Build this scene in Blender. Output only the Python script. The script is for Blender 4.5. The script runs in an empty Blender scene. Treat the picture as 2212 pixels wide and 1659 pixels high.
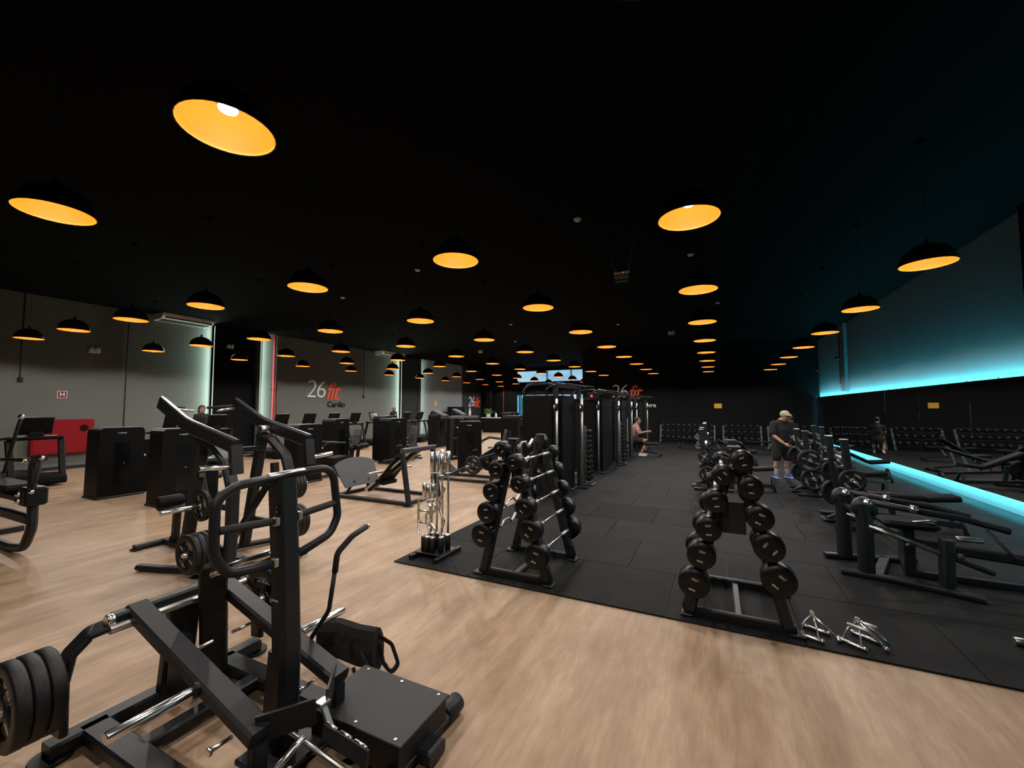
import bpy, bmesh, math, random
from mathutils import Vector as V, Matrix
SC = bpy.context.scene
COL = SC.collection
R = math.radians
random.seed(26)

# ---------------------------------------------------------------- camera, world, exposure
cam = bpy.data.objects.new('camera', bpy.data.cameras.new('camera'))
COL.objects.link(cam)
cam.location = (0, 0, 1.80)
cam.data.sensor_width = 36.0
cam.data.lens = 900.0 / 2212.0 * 36.0
cam.data.clip_start = 0.02
cam.rotation_euler = (R(90) + math.atan(51.5 / 900), 0, math.atan(435 / math.hypot(900, 51.5)))
SC.camera = cam
SC.view_settings.view_transform = 'Standard'
SC.view_settings.look = 'None'
SC.view_settings.gamma = 1
SC.view_settings.use_curve_mapping = False
SC.view_settings.exposure = 0.0
cy = SC.cycles
cy.max_bounces = 5; cy.diffuse_bounces = 3; cy.glossy_bounces = 3; cy.transmission_bounces = 1
cy.caustics_reflective = False; cy.caustics_refractive = False
cy.use_adaptive_sampling = True; cy.adaptive_threshold = .04; cy.use_denoising = True
world = bpy.data.worlds.new('world'); SC.world = world
world.use_nodes = True
world.node_tree.nodes['Background'].inputs[0].default_value = (0.5, 0.6, 0.7, 1)
world.node_tree.nodes['Background'].inputs[1].default_value = 0.004
LAMP_W = 88.0          # watts of one pendant bulb, downward beam
GLOW_W = 3.0           # spill of the bulb into its shade
LED_W = 400.0           # watts of the cyan strips around the mirror

# ---------------------------------------------------------------- materials
def nodes(name):
    m = bpy.data.materials.new(name); m.use_nodes = True
    nt = m.node_tree
    return m, nt, nt.nodes['Principled BSDF']
def mat(name, col, rough=.5, metal=0.0, bump=0.0, bscale=200.0, var=0.0, vscale=6.0, emit=0.0, spec=.5, ecol=None):
    m, nt, b = nodes(name)
    b.inputs['Base Color'].default_value = (*col, 1)
    b.inputs['Roughness'].default_value = rough
    b.inputs['Metallic'].default_value = metal
    b.inputs['Specular IOR Level'].default_value = spec
    if emit:
        b.inputs['Emission Color'].default_value = (*(ecol or col), 1)
        b.inputs['Emission Strength'].default_value = emit
    N = nt.nodes.new; L = nt.links.new
    if bump or var:
        tc = N('ShaderNodeTexCoord')
    if bump:
        n = N('ShaderNodeTexNoise'); n.inputs['Scale'].default_value = bscale; n.inputs['Detail'].default_value = 2
        L(tc.outputs['Object'], n.inputs['Vector'])
        bp = N('ShaderNodeBump'); bp.inputs['Strength'].default_value = bump; bp.inputs['Distance'].default_value = .002
        L(n.outputs['Fac'], bp.inputs['Height']); L(bp.outputs['Normal'], b.inputs['Normal'])
    if var:
        n2 = N('ShaderNodeTexNoise'); n2.inputs['Scale'].default_value = vscale; n2.inputs['Detail'].default_value = 5
        L(tc.outputs['Object'], n2.inputs['Vector'])
        mx = N('ShaderNodeMix'); mx.data_type = 'RGBA'
        mx.inputs['A'].default_value = (*[c * (1 - var) for c in col], 1)
        mx.inputs['B'].default_value = (*[min(1, c * (1 + var)) for c in col], 1)
        L(n2.outputs['Fac'], mx.inputs['Factor']); L(mx.outputs['Result'], b.inputs['Base Color'])
    return m

FRAME = mat('charcoal_powder_coat', (.0085, .0095, .0112), .42, bump=.25, bscale=400, spec=.38)
GREYM = mat('grey_powder_coat', (.040, .045, .050), .45, bump=.2, bscale=400)
BLACK = mat('black_plastic', (.005, .005, .0055), .4, spec=.3)
PANEL = mat('black_shroud', (.0024, .0023, .0024), .45, bump=.15, bscale=300, spec=.15)
RUBBER = mat('black_rubber', (.0045, .0045, .005), .5, bump=.4, bscale=250, spec=.4)
URETH = mat('black_urethane', (.0022, .0022, .0025), .36, spec=.3)
GRIP = mat('black_grip_foam', (.011, .011, .012), .7, bump=.5, bscale=300)
PAD = mat('black_upholstery', (.0055, .0052, .0052), .6, spec=.14, bump=.4, bscale=500)
PADG = mat('grey_upholstery', (.048, .054, .058), .6, bump=.3, bscale=500)
PADB = mat('brown_grey_upholstery', (.035, .032, .03), .6, bump=.3, bscale=500)
CHROME = mat('chrome', (.80, .79, .77), .2, 1.0)
STEEL = mat('brushed_steel', (.55, .54, .52), .32, 1.0)
SATIN = mat('satin_knurled_steel', (.72, .71, .69), .45, .75)
SILVER = mat('silver_print', (.5, .5, .5), .5)
WHITE = mat('white_print', (.75, .74, .72), .5)
PPRINT = mat('grey_white_print', (.30, .30, .29), .5)
WHITEP = mat('white_plastic', (.62, .62, .60), .4)
ORANGE = mat('orange_sign', (.80, .10, .035), .45)
RED = mat('red_paint', (.25, .004, .009), .5, spec=.25)
REDP = mat('red_pipe_paint', (.30, .02, .03), .4)
REDD = mat('dark_red_glass', (.02, .002, .003), .3, spec=.2)
YELLOW = mat('yellow_sign', (.75, .46, .02), .5)
GREENS = mat('green_sign', (.02, .09, .05), .5)
DARKGLASS = mat('dark_screen_glass', (.003, .003, .0035), .2, spec=.3)
SKIN = mat('skin', (.42, .22, .15), .55, var=.12, vscale=20)
SKIND = mat('tanned_skin', (.36, .17, .11), .55, var=.12, vscale=20)
HAIR = mat('dark_hair', (.012, .009, .008), .6, bump=.6, bscale=120)
CLOTHB = mat('black_cloth', (.007, .007, .0075), .85, bump=.5, bscale=60)
CLOTHW = mat('white_cloth', (.62, .60, .58), .85, bump=.5, bscale=60)
CLOTHP = mat('pink_cloth', (.42, .2, .19), .85, bump=.5, bscale=60)
CLOTHG = mat('grey_sock', (.32, .31, .3), .85)
BLUE = mat('blue_shoe', (.02, .06, .48), .5)
CAPM = mat('khaki_cap', (.46, .40, .27), .85)
LEAF = mat('green_leaf', (.10, .22, .06), .5, var=.4, vscale=9)
LAMPOUT = mat('lamp_black_enamel', (.012, .009, .008), .35)
LAMPIN = mat('lamp_gold_orange_lining', (1.0, .225, .002), .6)
BULB = mat('lit_bulb', (1, .95, .88), .4, emit=40.0, ecol=(1, .93, .84))
REDLED = mat('red_led_screen', (.6, .02, .02), .4, emit=1.3, ecol=(1, .06, .04))
LEDC = mat('cyan_led', (.3, .8, .9), .4, emit=6.0, ecol=(.28, .82, 1.0))
LEDWH = mat('cool_led', (.8, 1, .95), .4, emit=1.1, ecol=(.72, 1.0, .88))
CEIL = mat('black_ceiling_paint', (.0021, .0020, .0020), .95, spec=.06, bump=.6, bscale=14, var=.15, vscale=.6)
WALLG = mat('grey_plaster', (.130, .136, .124), .75, bump=.8, bscale=16, var=.10, vscale=1.3)
WALLK = mat('black_plaster', (.0062, .0062, .0066), .8, bump=.6, bscale=16, var=.15, vscale=1.3, spec=.12)
WALLN = mat('navy_black_plaster', (.013, .0142, .018), .75, bump=.5, bscale=16, var=.1, vscale=1.3)
WALLT = mat('grey_blue_plaster', (.20, .22, .23), .75, bump=1.0, bscale=12, var=.12, vscale=1.3)
WALLR = mat('dark_teal_grey_plaster', (.135, .152, .158), .75, bump=1.0, bscale=12, var=.15, vscale=1.3)
MIRROR = mat('mirror_glass', (.62, .63, .62), .015, 1.0)

def wood_material():
    m, nt, b = nodes('pale_oak_vinyl')
    N = nt.nodes.new; L = nt.links.new
    tc = N('ShaderNodeTexCoord')
    def noise(sc, det, vscale, rough=.6):
        mp = N('ShaderNodeMapping'); mp.inputs['Scale'].default_value = vscale
        L(tc.outputs['Object'], mp.inputs['Vector'])
        n = N('ShaderNodeTexNoise'); n.inputs['Scale'].default_value = sc
        n.inputs['Detail'].default_value = det; n.inputs['Roughness'].default_value = rough
        L(mp.outputs['Vector'], n.inputs['Vector']); return n
    a = noise(1.0, 6, (4.5, 1.3, 1)); c = noise(1.0, 8, (22, 2.6, 1), .7); d = noise(1.0, 3, (60, 5, 1))
    ramp = N('ShaderNodeValToRGB'); L(a.outputs['Fac'], ramp.inputs['Fac'])
    e = ramp.color_ramp.elements
    e[0].position = .30; e[0].color = (.30, .194, .114, 1)
    e[1].position = .68; e[1].color = (.47, .334, .221, 1)
    k = ramp.color_ramp.elements.new(.48); k.color = (.375, .254, .160, 1)
    r2 = N('ShaderNodeValToRGB'); L(c.outputs['Fac'], r2.inputs['Fac'])
    r2.color_ramp.elements[0].position = .32; r2.color_ramp.elements[0].color = (.84, .81, .78, 1)
    r2.color_ramp.elements[1].position = .62; r2.color_ramp.elements[1].color = (1.08, 1.08, 1.08, 1)
    mx = N('ShaderNodeMix'); mx.data_type = 'RGBA'; mx.blend_type = 'MULTIPLY'; mx.inputs['Factor'].default_value = .8
    L(ramp.outputs['Color'], mx.inputs['A']); L(r2.outputs['Color'], mx.inputs['B'])
    r3 = N('ShaderNodeValToRGB'); L(d.outputs['Fac'], r3.inputs['Fac'])
    r3.color_ramp.elements[0].position = .3; r3.color_ramp.elements[0].color = (.86, .85, .84, 1)
    r3.color_ramp.elements[1].position = .6; r3.color_ramp.elements[1].color = (1, 1, 1, 1)
    m2 = N('ShaderNodeMix'); m2.data_type = 'RGBA'; m2.blend_type = 'MULTIPLY'; m2.inputs['Factor'].default_value = .7
    L(mx.outputs['Result'], m2.inputs['A']); L(r3.outputs['Color'], m2.inputs['B'])
    L(m2.outputs['Result'], b.inputs['Base Color'])
    b.inputs['Roughness'].default_value = .5; b.inputs['Specular IOR Level'].default_value = .3
    bp = N('ShaderNodeBump'); bp.inputs['Strength'].default_value = .12; bp.inputs['Distance'].default_value = .002
    L(c.outputs['Fac'], bp.inputs['Height']); L(bp.outputs['Normal'], b.inputs['Normal'])
    return m
WOOD = wood_material()

def tile_material(name, col):
    m, nt, b = nodes(name)
    N = nt.nodes.new; L = nt.links.new
    tc = N('ShaderNodeTexCoord')
    n = N('ShaderNodeTexNoise'); n.inputs['Scale'].default_value = 2.2; n.inputs['Detail'].default_value = 7
    L(tc.outputs['Object'], n.inputs['Vector'])
    r = N('ShaderNodeValToRGB'); L(n.outputs['Fac'], r.inputs['Fac'])
    r.color_ramp.elements[0].position = .3; r.color_ramp.elements[0].color = (*[c * .72 for c in col], 1)
    r.color_ramp.elements[1].position = .75; r.color_ramp.elements[1].color = (*[c * 1.35 for c in col], 1)
    v = N('ShaderNodeTexNoise'); v.inputs['Scale'].default_value = 380; v.inputs['Detail'].default_value = 1
    L(tc.outputs['Object'], v.inputs['Vector'])
    bp = N('ShaderNodeBump'); bp.inputs['Strength'].default_value = .5; bp.inputs['Distance'].default_value = .002
    L(v.outputs['Fac'], bp.inputs['Height']); L(bp.outputs['Normal'], b.inputs['Normal'])
    L(r.outputs['Color'], b.inputs['Base Color'])
    b.inputs['Roughness'].default_value = .7; b.inputs['Specular IOR Level'].default_value = .12
    return m
TILES = [tile_material('rubber_tile_%d' % i, c) for i, c in enumerate([(.0112, .0113, .0116), (.0098, .0099, .0102), (.0128, .0129, .0132), (.0068, .0069, .0071)])]

# ---------------------------------------------------------------- mesh tools
def rect(w, h, ch=.004):
    a, b = w / 2, h / 2; ch = min(ch, a * .6, b * .6)
    return [(a, b - ch), (a - ch, b), (-a + ch, b), (-a, b - ch), (-a, -b + ch), (-a + ch, -b), (a - ch, -b), (a, -b + ch)]
def circ(r, n=12):
    return [(r * math.cos(2 * math.pi * i / n), r * math.sin(2 * math.pi * i / n)) for i in range(n)]
def oval(a, b, n=14):
    return [(a * math.cos(2 * math.pi * i / n), b * math.sin(2 * math.pi * i / n)) for i in range(n)]
def fillet(pts, r, seg=5):
    P = [V(p) for p in pts]; out = [P[0]]
    for i in range(1, len(P) - 1):
        a, b, c = P[i - 1], P[i], P[i + 1]
        u = (a - b); w = (c - b); lu, lw = u.length, w.length
        u.normalize(); w.normalize()
        d = max(-1, min(1, u.dot(w))); ang = math.acos(d)
        if ang > 3.0: out.append(b); continue
        t = min(r / math.tan(ang / 2), lu * .49, lw * .49)
        s, e = b + u * t, b + w * t
        for k in range(seg + 1):
            q = k / seg
            out.append((1 - q) ** 2 * s + 2 * q * (1 - q) * b + q * q * e)
    out.append(P[-1]); return out

class MB:
    def __init__(s): s.v = []; s.f = []; s.sm = []; s.mi = []; s.cur = 0
    def add(s, vs, fs, smooth=False):
        o = len(s.v); s.v += [tuple(v) for v in vs]
        for f in fs:
            s.f.append([i + o for i in f]); s.sm.append(smooth); s.mi.append(s.cur)
        return s
    def box(s, c, d, rz=0, ch=.004, M=None):
        x, y, z = [k / 2 for k in d]; ch = min(ch, x * .8, y * .8, z * .8)
        m = (M or Matrix.Rotation(rz, 3, 'Z')); c = V(c)
        lo = [(px, py) for px, py in rect(2 * x, 2 * y, ch)]
        li = [(px * (1 - ch / x), py * (1 - ch / y)) for px, py in lo]
        vs = []
        for (ring, zz) in ((li, -z), (lo, -z + ch), (lo, z - ch), (li, z)):
            vs += [c + m @ V((px, py, zz)) for px, py in ring]
        fs = [[7 - i for i in range(8)], [24 + i for i in range(8)]]
        for k in range(3):
            for i in range(8):
                j = (i + 1) % 8; fs.append([k * 8 + i, k * 8 + j, k * 8 + 8 + j, k * 8 + 8 + i])
        return s.add(vs, fs)
    def tube(s, pts, prof=.02, n=10, fil=0, up=(0, 0, 1), closed=False, scale=None, smooth=None):
        rnd = not isinstance(prof, list)
        if rnd: prof = circ(prof, n)
        P = fillet(pts, fil) if fil else [V(p) for p in pts]
        k = len(P); m = len(prof); vs = []
        up = V(up).normalized()
        for i, p in enumerate(P):
            if closed: t = (P[(i + 1) % k] - P[i - 1])
            else: t = (P[min(i + 1, k - 1)] - P[max(i - 1, 0)])
            t.normalize()
            sd = t.cross(up)
            if sd.length < 1e-3: sd = t.cross(V((0, 1, 0)) if abs(t.y) < .9 else V((1, 0, 0)))
            sd.normalize(); u = sd.cross(t).normalized()
            q = scale[i] if scale else 1
            vs += [p + sd * (a * q) + u * (b * q) for a, b in prof]
        fs = []
        for i in range(k if closed else k - 1):
            i2 = (i + 1) % k
            for j in range(m):
                j2 = (j + 1) % m; fs.append([i * m + j, i * m + j2, i2 * m + j2, i2 * m + j])
        s.add(vs, fs, rnd if smooth is None else smooth)
        if not closed:
            o = len(s.v) - len(vs)
            s.f += [[o + j for j in range(m)][::-1], [o + (k - 1) * m + j for j in range(m)]]
            s.sm += [False, False]; s.mi += [s.cur, s.cur]
        return s
    def bar(s, a, b, w, h, up=(0, 0, 1), ch=.006): return s.tube([a, b], rect(w, h, ch), up=up)
    def lathe(s, prof, o=(0, 0, 0), ax=(0, 0, 1), n=20, smooth=True, caps=True):
        o = V(o); ax = V(ax).normalized()
        q = V((0, 0, 1)).rotation_difference(ax).to_matrix()
        vs = []; fs = []
        for r, h in prof:
            vs += [o + q @ V((r * math.cos(2 * math.pi * i / n), r * math.sin(2 * math.pi * i / n), h)) for i in range(n)]
        for k in range(len(prof) - 1):
            for i in range(n):
                j = (i + 1) % n; fs.append([k * n + i, k * n + j, (k + 1) * n + j, (k + 1) * n + i])
        s.add(vs, fs, smooth)
        if caps:
            o2 = len(s.v) - len(vs); e = (len(prof) - 1) * n
            if prof[0][0] > 1e-4: s.f.append([o2 + i for i in range(n)][::-1]); s.sm.append(False); s.mi.append(s.cur)
            if prof[-1][0] > 1e-4: s.f.append([o2 + e + i for i in range(n)]); s.sm.append(False); s.mi.append(s.cur)
        return s
    def cyl(s, a, b, r, n=16, r2=None):
        a, b = V(a), V(b); L = (b - a).length; r2 = r if r2 is None else r2; e = min(.004, r * .2, L * .2)
        return s.lathe([(r - e, 0), (r, e), (r2, L - e), (r2 - e, L)], a, b - a, n)
    def prism(s, poly, o, u, w, t, ch=0):
        o, u, w = V(o), V(u).normalized(), V(w).normalized(); nn = u.cross(w).normalized()
        m = len(poly)
        vs = [o + u * a + w * b + nn * (t / 2) for a, b in poly] + [o + u * a + w * b - nn * (t / 2) for a, b in poly]
        fs = [list(range(m)), [m + i for i in range(m)][::-1]] + [[i, m + i, m + (i + 1) % m, (i + 1) % m] for i in range(m)]
        return s.add(vs, fs)
    def sphere(s, c, r, n=12, sc=(1, 1, 1)):
        k = max(4, n // 2); c = V(c); vs = [c + V((0, 0, -r * sc[2]))]; fs = []
        for i in range(1, k):
            a = math.pi * i / k - math.pi / 2
            vs += [c + V((r * sc[0] * math.cos(a) * math.cos(2 * math.pi * j / n), r * sc[1] * math.cos(a) * math.sin(2 * math.pi * j / n), r * sc[2] * math.sin(a))) for j in range(n)]
        vs.append(c + V((0, 0, r * sc[2]))); e = len(vs) - 1
        for j in range(n):
            j2 = (j + 1) % n
            fs += [[0, 1 + j2, 1 + j], [e, 1 + (k - 2) * n + j, 1 + (k - 2) * n + j2]]
            for i in range(k - 2): fs.append([1 + i * n + j, 1 + i * n + j2, 1 + (i + 1) * n + j2, 1 + (i + 1) * n + j])
        return s.add(vs, fs, True)
    def mesh(s, name, mats):
        me = bpy.data.meshes.new(name); me.from_pydata(s.v, [], s.f)
        for m in (mats if isinstance(mats, (list, tuple)) else [mats]): me.materials.append(m)
        me.polygons.foreach_set('use_smooth', s.sm); me.polygons.foreach_set('material_index', s.mi)
        me.update(); return me
    def obj(s, name, m, parent=None, loc=None, rz=None, w=False):
        if w:
            o = parent.location if parent.parent is None else parent.parent.location
            s.v = [(a - o[0], b - o[1], c - o[2]) for a, b, c in s.v]
        return link(name, s.mesh(name, m), parent, loc, rz)
def link(name, data, parent=None, loc=None, rz=None):
    o = bpy.data.objects.new(name, data); COL.objects.link(o)
    if parent: o.parent = parent
    if loc: o.location = loc
    if rz: o.rotation_euler = (0, 0, rz)
    return o
def tag(o, label, cat, group=None, kind=None):
    o['label'] = label; o['category'] = cat
    if group: o['group'] = group
    if kind: o['kind'] = kind
    return o
def thing(name, label, cat, loc=(0, 0, 0), rz=0, group=None):
    o = bpy.data.objects.new(name, None); COL.objects.link(o)
    o.location = loc; o.rotation_euler = (0, 0, rz); o.empty_display_size = .1
    return tag(o, label, cat, group)
def struct(o, label=None, cat=None):
    o['kind'] = 'structure'
    if label: o['label'] = label
    if cat: o['category'] = cat
    return o
def copy_tree(o, parent=None, loc=None, rz=None, label=None, rot=None):
    c = o.copy(); COL.objects.link(c); c.parent = parent
    if loc is not None: c.location = loc
    if rz is not None: c.rotation_euler = (0, 0, rz)
    if rot is not None: c.rotation_euler = rot
    if label: c['label'] = label
    for ch in KIDS(o): copy_tree(ch, c)
    return c
def KIDS(o): return list(o.children)
TXT = {}
def text(name, s, size, loc, rot, m, parent=None, ext=.002, shear=0, bold=0, align='CENTER', space=1.0):
    key = (s, size, m.name, ext, shear, bold, align, space)
    if key not in TXT:
        c = bpy.data.curves.new(name, 'FONT'); c.body = s; c.size = size; c.extrude = ext; c.shear = shear
        c.align_x = align; c.align_y = 'CENTER'; c.offset = bold; c.space_character = space; c.resolution_u = 3
        tmp = bpy.data.objects.new('tmp', c)
        me = bpy.data.meshes.new_from_object(tmp); me.name = name; me.materials.clear(); me.materials.append(m)
        bpy.data.objects.remove(tmp); bpy.data.curves.remove(c); TXT[key] = me
    o = link(name, TXT[key], parent, loc); o.rotation_euler = rot
    return o

# ---------------------------------------------------------------- setting
XL, XR, YB, YL, YF, ZC = -17.20, 4.56, 24.20, 30.60, -6.0, 5.0
XB = -7.0              # where the black rear wall ends and the lobby opens
MX0, MY0 = -3.41, 3.88 # near corner of the rubber flooring
def slab(name, x0, x1, y0, y1, z0, z1, m, label, cat):
    return struct(MB().box(((x0 + x1) / 2, (y0 + y1) / 2, (z0 + z1) / 2), (x1 - x0, y1 - y0, z1 - z0), ch=.002).obj(name, m), label, cat)
slab('floor', XL - .5, XR + .2, YF, YL + .2, -.1, 0, WOOD, 'pale oak plank-look vinyl floor with brown streaks', 'floor')
slab('ceiling', XL - .5, XR + .2, YF, YL + .2, ZC, ZC + .1, CEIL, 'flat black painted ceiling above the pendant lamps', 'ceiling')
slab('wall_back', XB, XR + .2, YB, YB + .2, 0, ZC, WALLK, 'black rear wall carrying the free weights lettering', 'wall')
slab('wall_lobby_side', XB, XB + .15, YB + .2, YL, 0, ZC, WALLK, 'black side wall of the entrance lobby', 'wall')
# rubber flooring made of one metre tiles in running bond
rub = struct(link('floor_rubber', None), 'black rubber tile flooring of the free weights zone', 'floor')
tm = [[None] * 4 for _ in range(3)]
for i in range(4):
    for j, w in enumerate((.995, .495, .905)):
        tm[j][i] = MB().box((0, 0, .0075), (w, .995, .015), ch=.003).mesh('rubber_tile', TILES[i])
ny = int((YB - MY0) / 1.0)
for r in range(ny + 1):
    off = 0 if r % 2 == 0 else .5
    x = MX0
    c = 0
    while x < XR - .1:
        w = 1.0
        if off and c == 0: w = .5
        if x + w > XR + .02: w = XR - x
        j = 0 if w > .95 else (1 if w < .55 else 2)
        pick = random.choices((0, 1, 2, 3), (.42, .3, .2, .08))[0]
        if r < 3 and pick == 3: pick = 1
        if MY0 + r * 1.0 + 1 < YB + .3:
            t = link('rubber_tile', tm[j][pick], rub, (x + w / 2, MY0 + r + .5, random.uniform(0, .0015)))
            if j == 2 or (j == 1 and c): t.scale = (w / (.91 if j == 2 else .5), 1, 1)
        x += w; c += 1
struct(MB().box(((MX0 + XR) / 2 + .005, (MY0 + YB) / 2, .003), (XR - MX0 - .02, YB - MY0 - .02, .006), ch=.001).obj('underlay', RUBBER, rub))

# side wall with the logos: grey panels separated by darker recesses
def wallseg(name, y0, y1, m, label, depth=.2, x=XL, z1=ZC):
    return slab(name, x - depth, x, y0, y1, 0, z1, m, label, 'wall')
wallseg('wall_left', YF, 9.25, WALLG, 'grey plaster side wall panel behind the treadmill and red cabinet')
wallseg('wall_recess', 9.25, 11.15, WALLK, 'black recessed side wall bay between the grey panels', .1, XL - .35)
wallseg('wall_cardio', 11.15, 19.85, WALLG, 'grey plaster side wall panel with the cardio logo')
wallseg('wall_navy', 19.85, 21.9, WALLN, 'navy black side wall bay between two grey panels', .1, XL - .12)
wallseg('wall_grey_far', 21.9, 26.9, WALLT, 'light grey side wall panel with the small yellow notice')
wallseg('wall_logo', 26.9, YL, WALLN, 'dark side wall of the lobby with the small logo', .2, XL - .02)
struct(MB().box((XL + .006, 1.6, .05), (.012, 15.2, .10), ch=.002).obj('baseboard_left', WALLN), 'dark baseboard under the grey side wall', 'baseboard')
struct(MB().box((XL + .006, 15.5, .05), (.012, 8.6, .10), ch=.002).obj('baseboard_cardio', WALLN), 'dark baseboard under the cardio wall', 'baseboard')
# right wall with two pilasters
slab('wall_right', XR, XR + .2, YF, YB, 0, ZC, WALLR, 'plaster side wall washed by cyan light above the long mirror', 'wall')
slab('trim_1', XR - .10, XR, 19.4, 20.0, 2.42, ZC, WALLR, 'shallow pilaster above the far end of the mirror', 'pilaster')
slab('trim_2', XR - .14, XR, 8.4, 9.28, 2.42, ZC, WALLK, 'dark pilaster above the near part of the mirror', 'pilaster')

# long wall mirror with cyan strips above and below
MX = 4.40
mir = thing('wall_mirror', 'long frameless wall mirror edged by cyan light strips', 'mirror', (MX, 15.0, .30))
npan = 10; y0 = 2.2; dy = (24.05 - y0) / npan
pm = MB().box((.01, 0, 1.0), (.02, dy - .0015, 2.0), ch=.001).mesh('mirror_pane', MIRROR)
for i in range(npan):
    link('mirror_pane', pm, mir, (0, y0 + dy * (i + .5) - 15.0, 0))
cm = MB().box((0, 0, 0), (.03, .035, .03), ch=.004).mesh('mirror_clip', WHITEP)
for i in range(22):
    link('mirror_clip', cm, mir, (.005, 24.0 - i * 1.0 - 15.0, 2.012))
MB().box((.05, (y0 + 24.05) / 2 - 15, 1.0), (.06, 24.05 - y0, 1.9), ch=.001).obj('backing_board', BLACK, mir)
MB().box((.05, (y0 + 24.05) / 2 - 15, 1.966), (.02, 24.05 - y0, .012), ch=.001).obj('led_strip', LEDC, mir)
MB().box((.05, (y0 + 24.05) / 2 - 15, .034), (.02, 24.05 - y0, .012), ch=.001).obj('led_strip', LEDC, mir)
def area(name, loc, rot, sx, sy, w, col, parent):
    l = bpy.data.lights.new(name, 'AREA'); l.shape = 'RECTANGLE'; l.size = sx; l.size_y = sy; l.energy = w; l.color = col
    o = link(name, l, parent, loc); o.rotation_euler = rot
    return o
CY = (.09, .80, 1.0)
area('led_light', (.035, (y0 + 24.05) / 2 - 15, 2.0), (0, R(-164), 0), .03, 24.05 - y0, LED_W * .62, CY, mir)
area('led_light', (.06, (y0 + 24.05) / 2 - 15, .01), (0, R(-45), 0), .03, 24.05 - y0, LED_W * .95, CY, mir)
MB().box((.05, 9.14, 1.0), (.012, .012, 2.0), ch=.001).obj('led_strip', LEDC, mir)
area('led_light', (.05, 9.12, 1.0), (R(-90), 0, 0), .02, 2.0, LED_W * .15, CY, mir)

# vertical light profiles at the panel edges of the side wall
led_m = MB().box((0, 0, 2.5), (.024, .02, 4.9), ch=.003).mesh('profile', SILVER)
def edge_light(y, face, w, lab):
    t = thing('led_profile', lab, 'light profile', (XL + .15, y, 0), 0, None)
    link('profile', led_m, t)
    MB().box((-.006, face * .013, 2.5), (.018, .006, 4.8), ch=.001).obj('diffuser', LEDWH, t)
    area('led_light', (-.006, face * .02, 2.5), (R(90) if face > 0 else R(-90), 0, 0), .03, 4.8, w, (.72, 1.0, .88), t)
edge_light(9.27, -1, 52, 'vertical light profile at the edge between grey wall and black recess')
edge_light(11.13, 1, 55, 'vertical light profile beside the red riser pipes')
edge_light(19.87, -1, 50, 'vertical light profile at the far end of the cardio wall')
edge_light(21.92, 1, 22, 'vertical light profile at the start of the far light grey panel')

# ---------------------------------------------------------------- pendant lamps on a square grid
LX = lambda k: 2.33 - 2.488 * k
LY = lambda n: 1.46 + 2.525 * n
LZ = 3.50
def make_lamp():
    t = thing('pendant_lamp', 'black dome pendant lamp with glowing orange lining', 'pendant lamp', (0, 0, LZ), 0, 'pendant lamps on a square grid under the ceiling')
    r, th = .262, .004
    prof = []
    for i in range(10):
        a = R(90 * i / 9); prof.append((max(.012, r * math.cos(a)), r * .93 * math.sin(a)))
    mb = MB()
    mb.lathe(prof, n=32, caps=False)
    mb.cur = 1
    inn = [(max(.010, (p[0] - th)), max(0, p[1] - th)) for p in prof]
    mb.lathe(inn[::-1], n=32, caps=False)
    mb.cur = 0
    mb.lathe([(r - th, 0), (r + .003, -.003), (r + .003, .004), (r, .006)], n=32, caps=False)
    mb.obj('shade', [LAMPOUT, LAMPIN], t)
    MB().cyl((0, 0, .235), (0, 0, .30), .022, 12).obj('cap', LAMPOUT, t)
    MB().cyl((0, 0, .30), (0, 0, ZC - LZ), .0022, 6).obj('cord', CEIL, t)
    MB().cyl((0, 0, ZC - LZ - .03), (0, 0, ZC - LZ), .05, 16).obj('ceiling_rose', CEIL, t)
    MB().lathe([(.018, .235), (.02, .21), (.045, .18), (.056, .15), (.056, .14)], n=16).obj('socket', LAMPOUT, t)
    MB().lathe([(.054, .14), (.050, .128), (.03, .115), (.001, .11)], n=16).obj('bulb', BULB, t)
    l = bpy.data.lights.new('bulb_light', 'SPOT'); l.energy = LAMP_W; l.color = (1, .968, .925); l.shadow_soft_size = .04
    l.spot_size = R(157); l.spot_blend = .26
    link('bulb_light', l, t, (0, 0, .045))
    l = bpy.data.lights.new('bulb_glow', 'POINT'); l.energy = GLOW_W; l.color = (1, .86, .68); l.shadow_soft_size = .03
    link('bulb_glow', l, t, (0, 0, .05))
    return t
lamp0 = make_lamp(); first = True
for k in range(8):
    for n in range(-1, 12):
        if (n == -1 and k > 2) or (n == 0 and k > 3) or (k == 0 and n < 2): continue
        if n > 8 and LX(k) > XB - .3: continue
        if LY(n) > YL - .4: continue
        p = (LX(k), LY(n), LZ)
        if first: lamp0.location = p; first = False
        else: copy_tree(lamp0, None, p)

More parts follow.
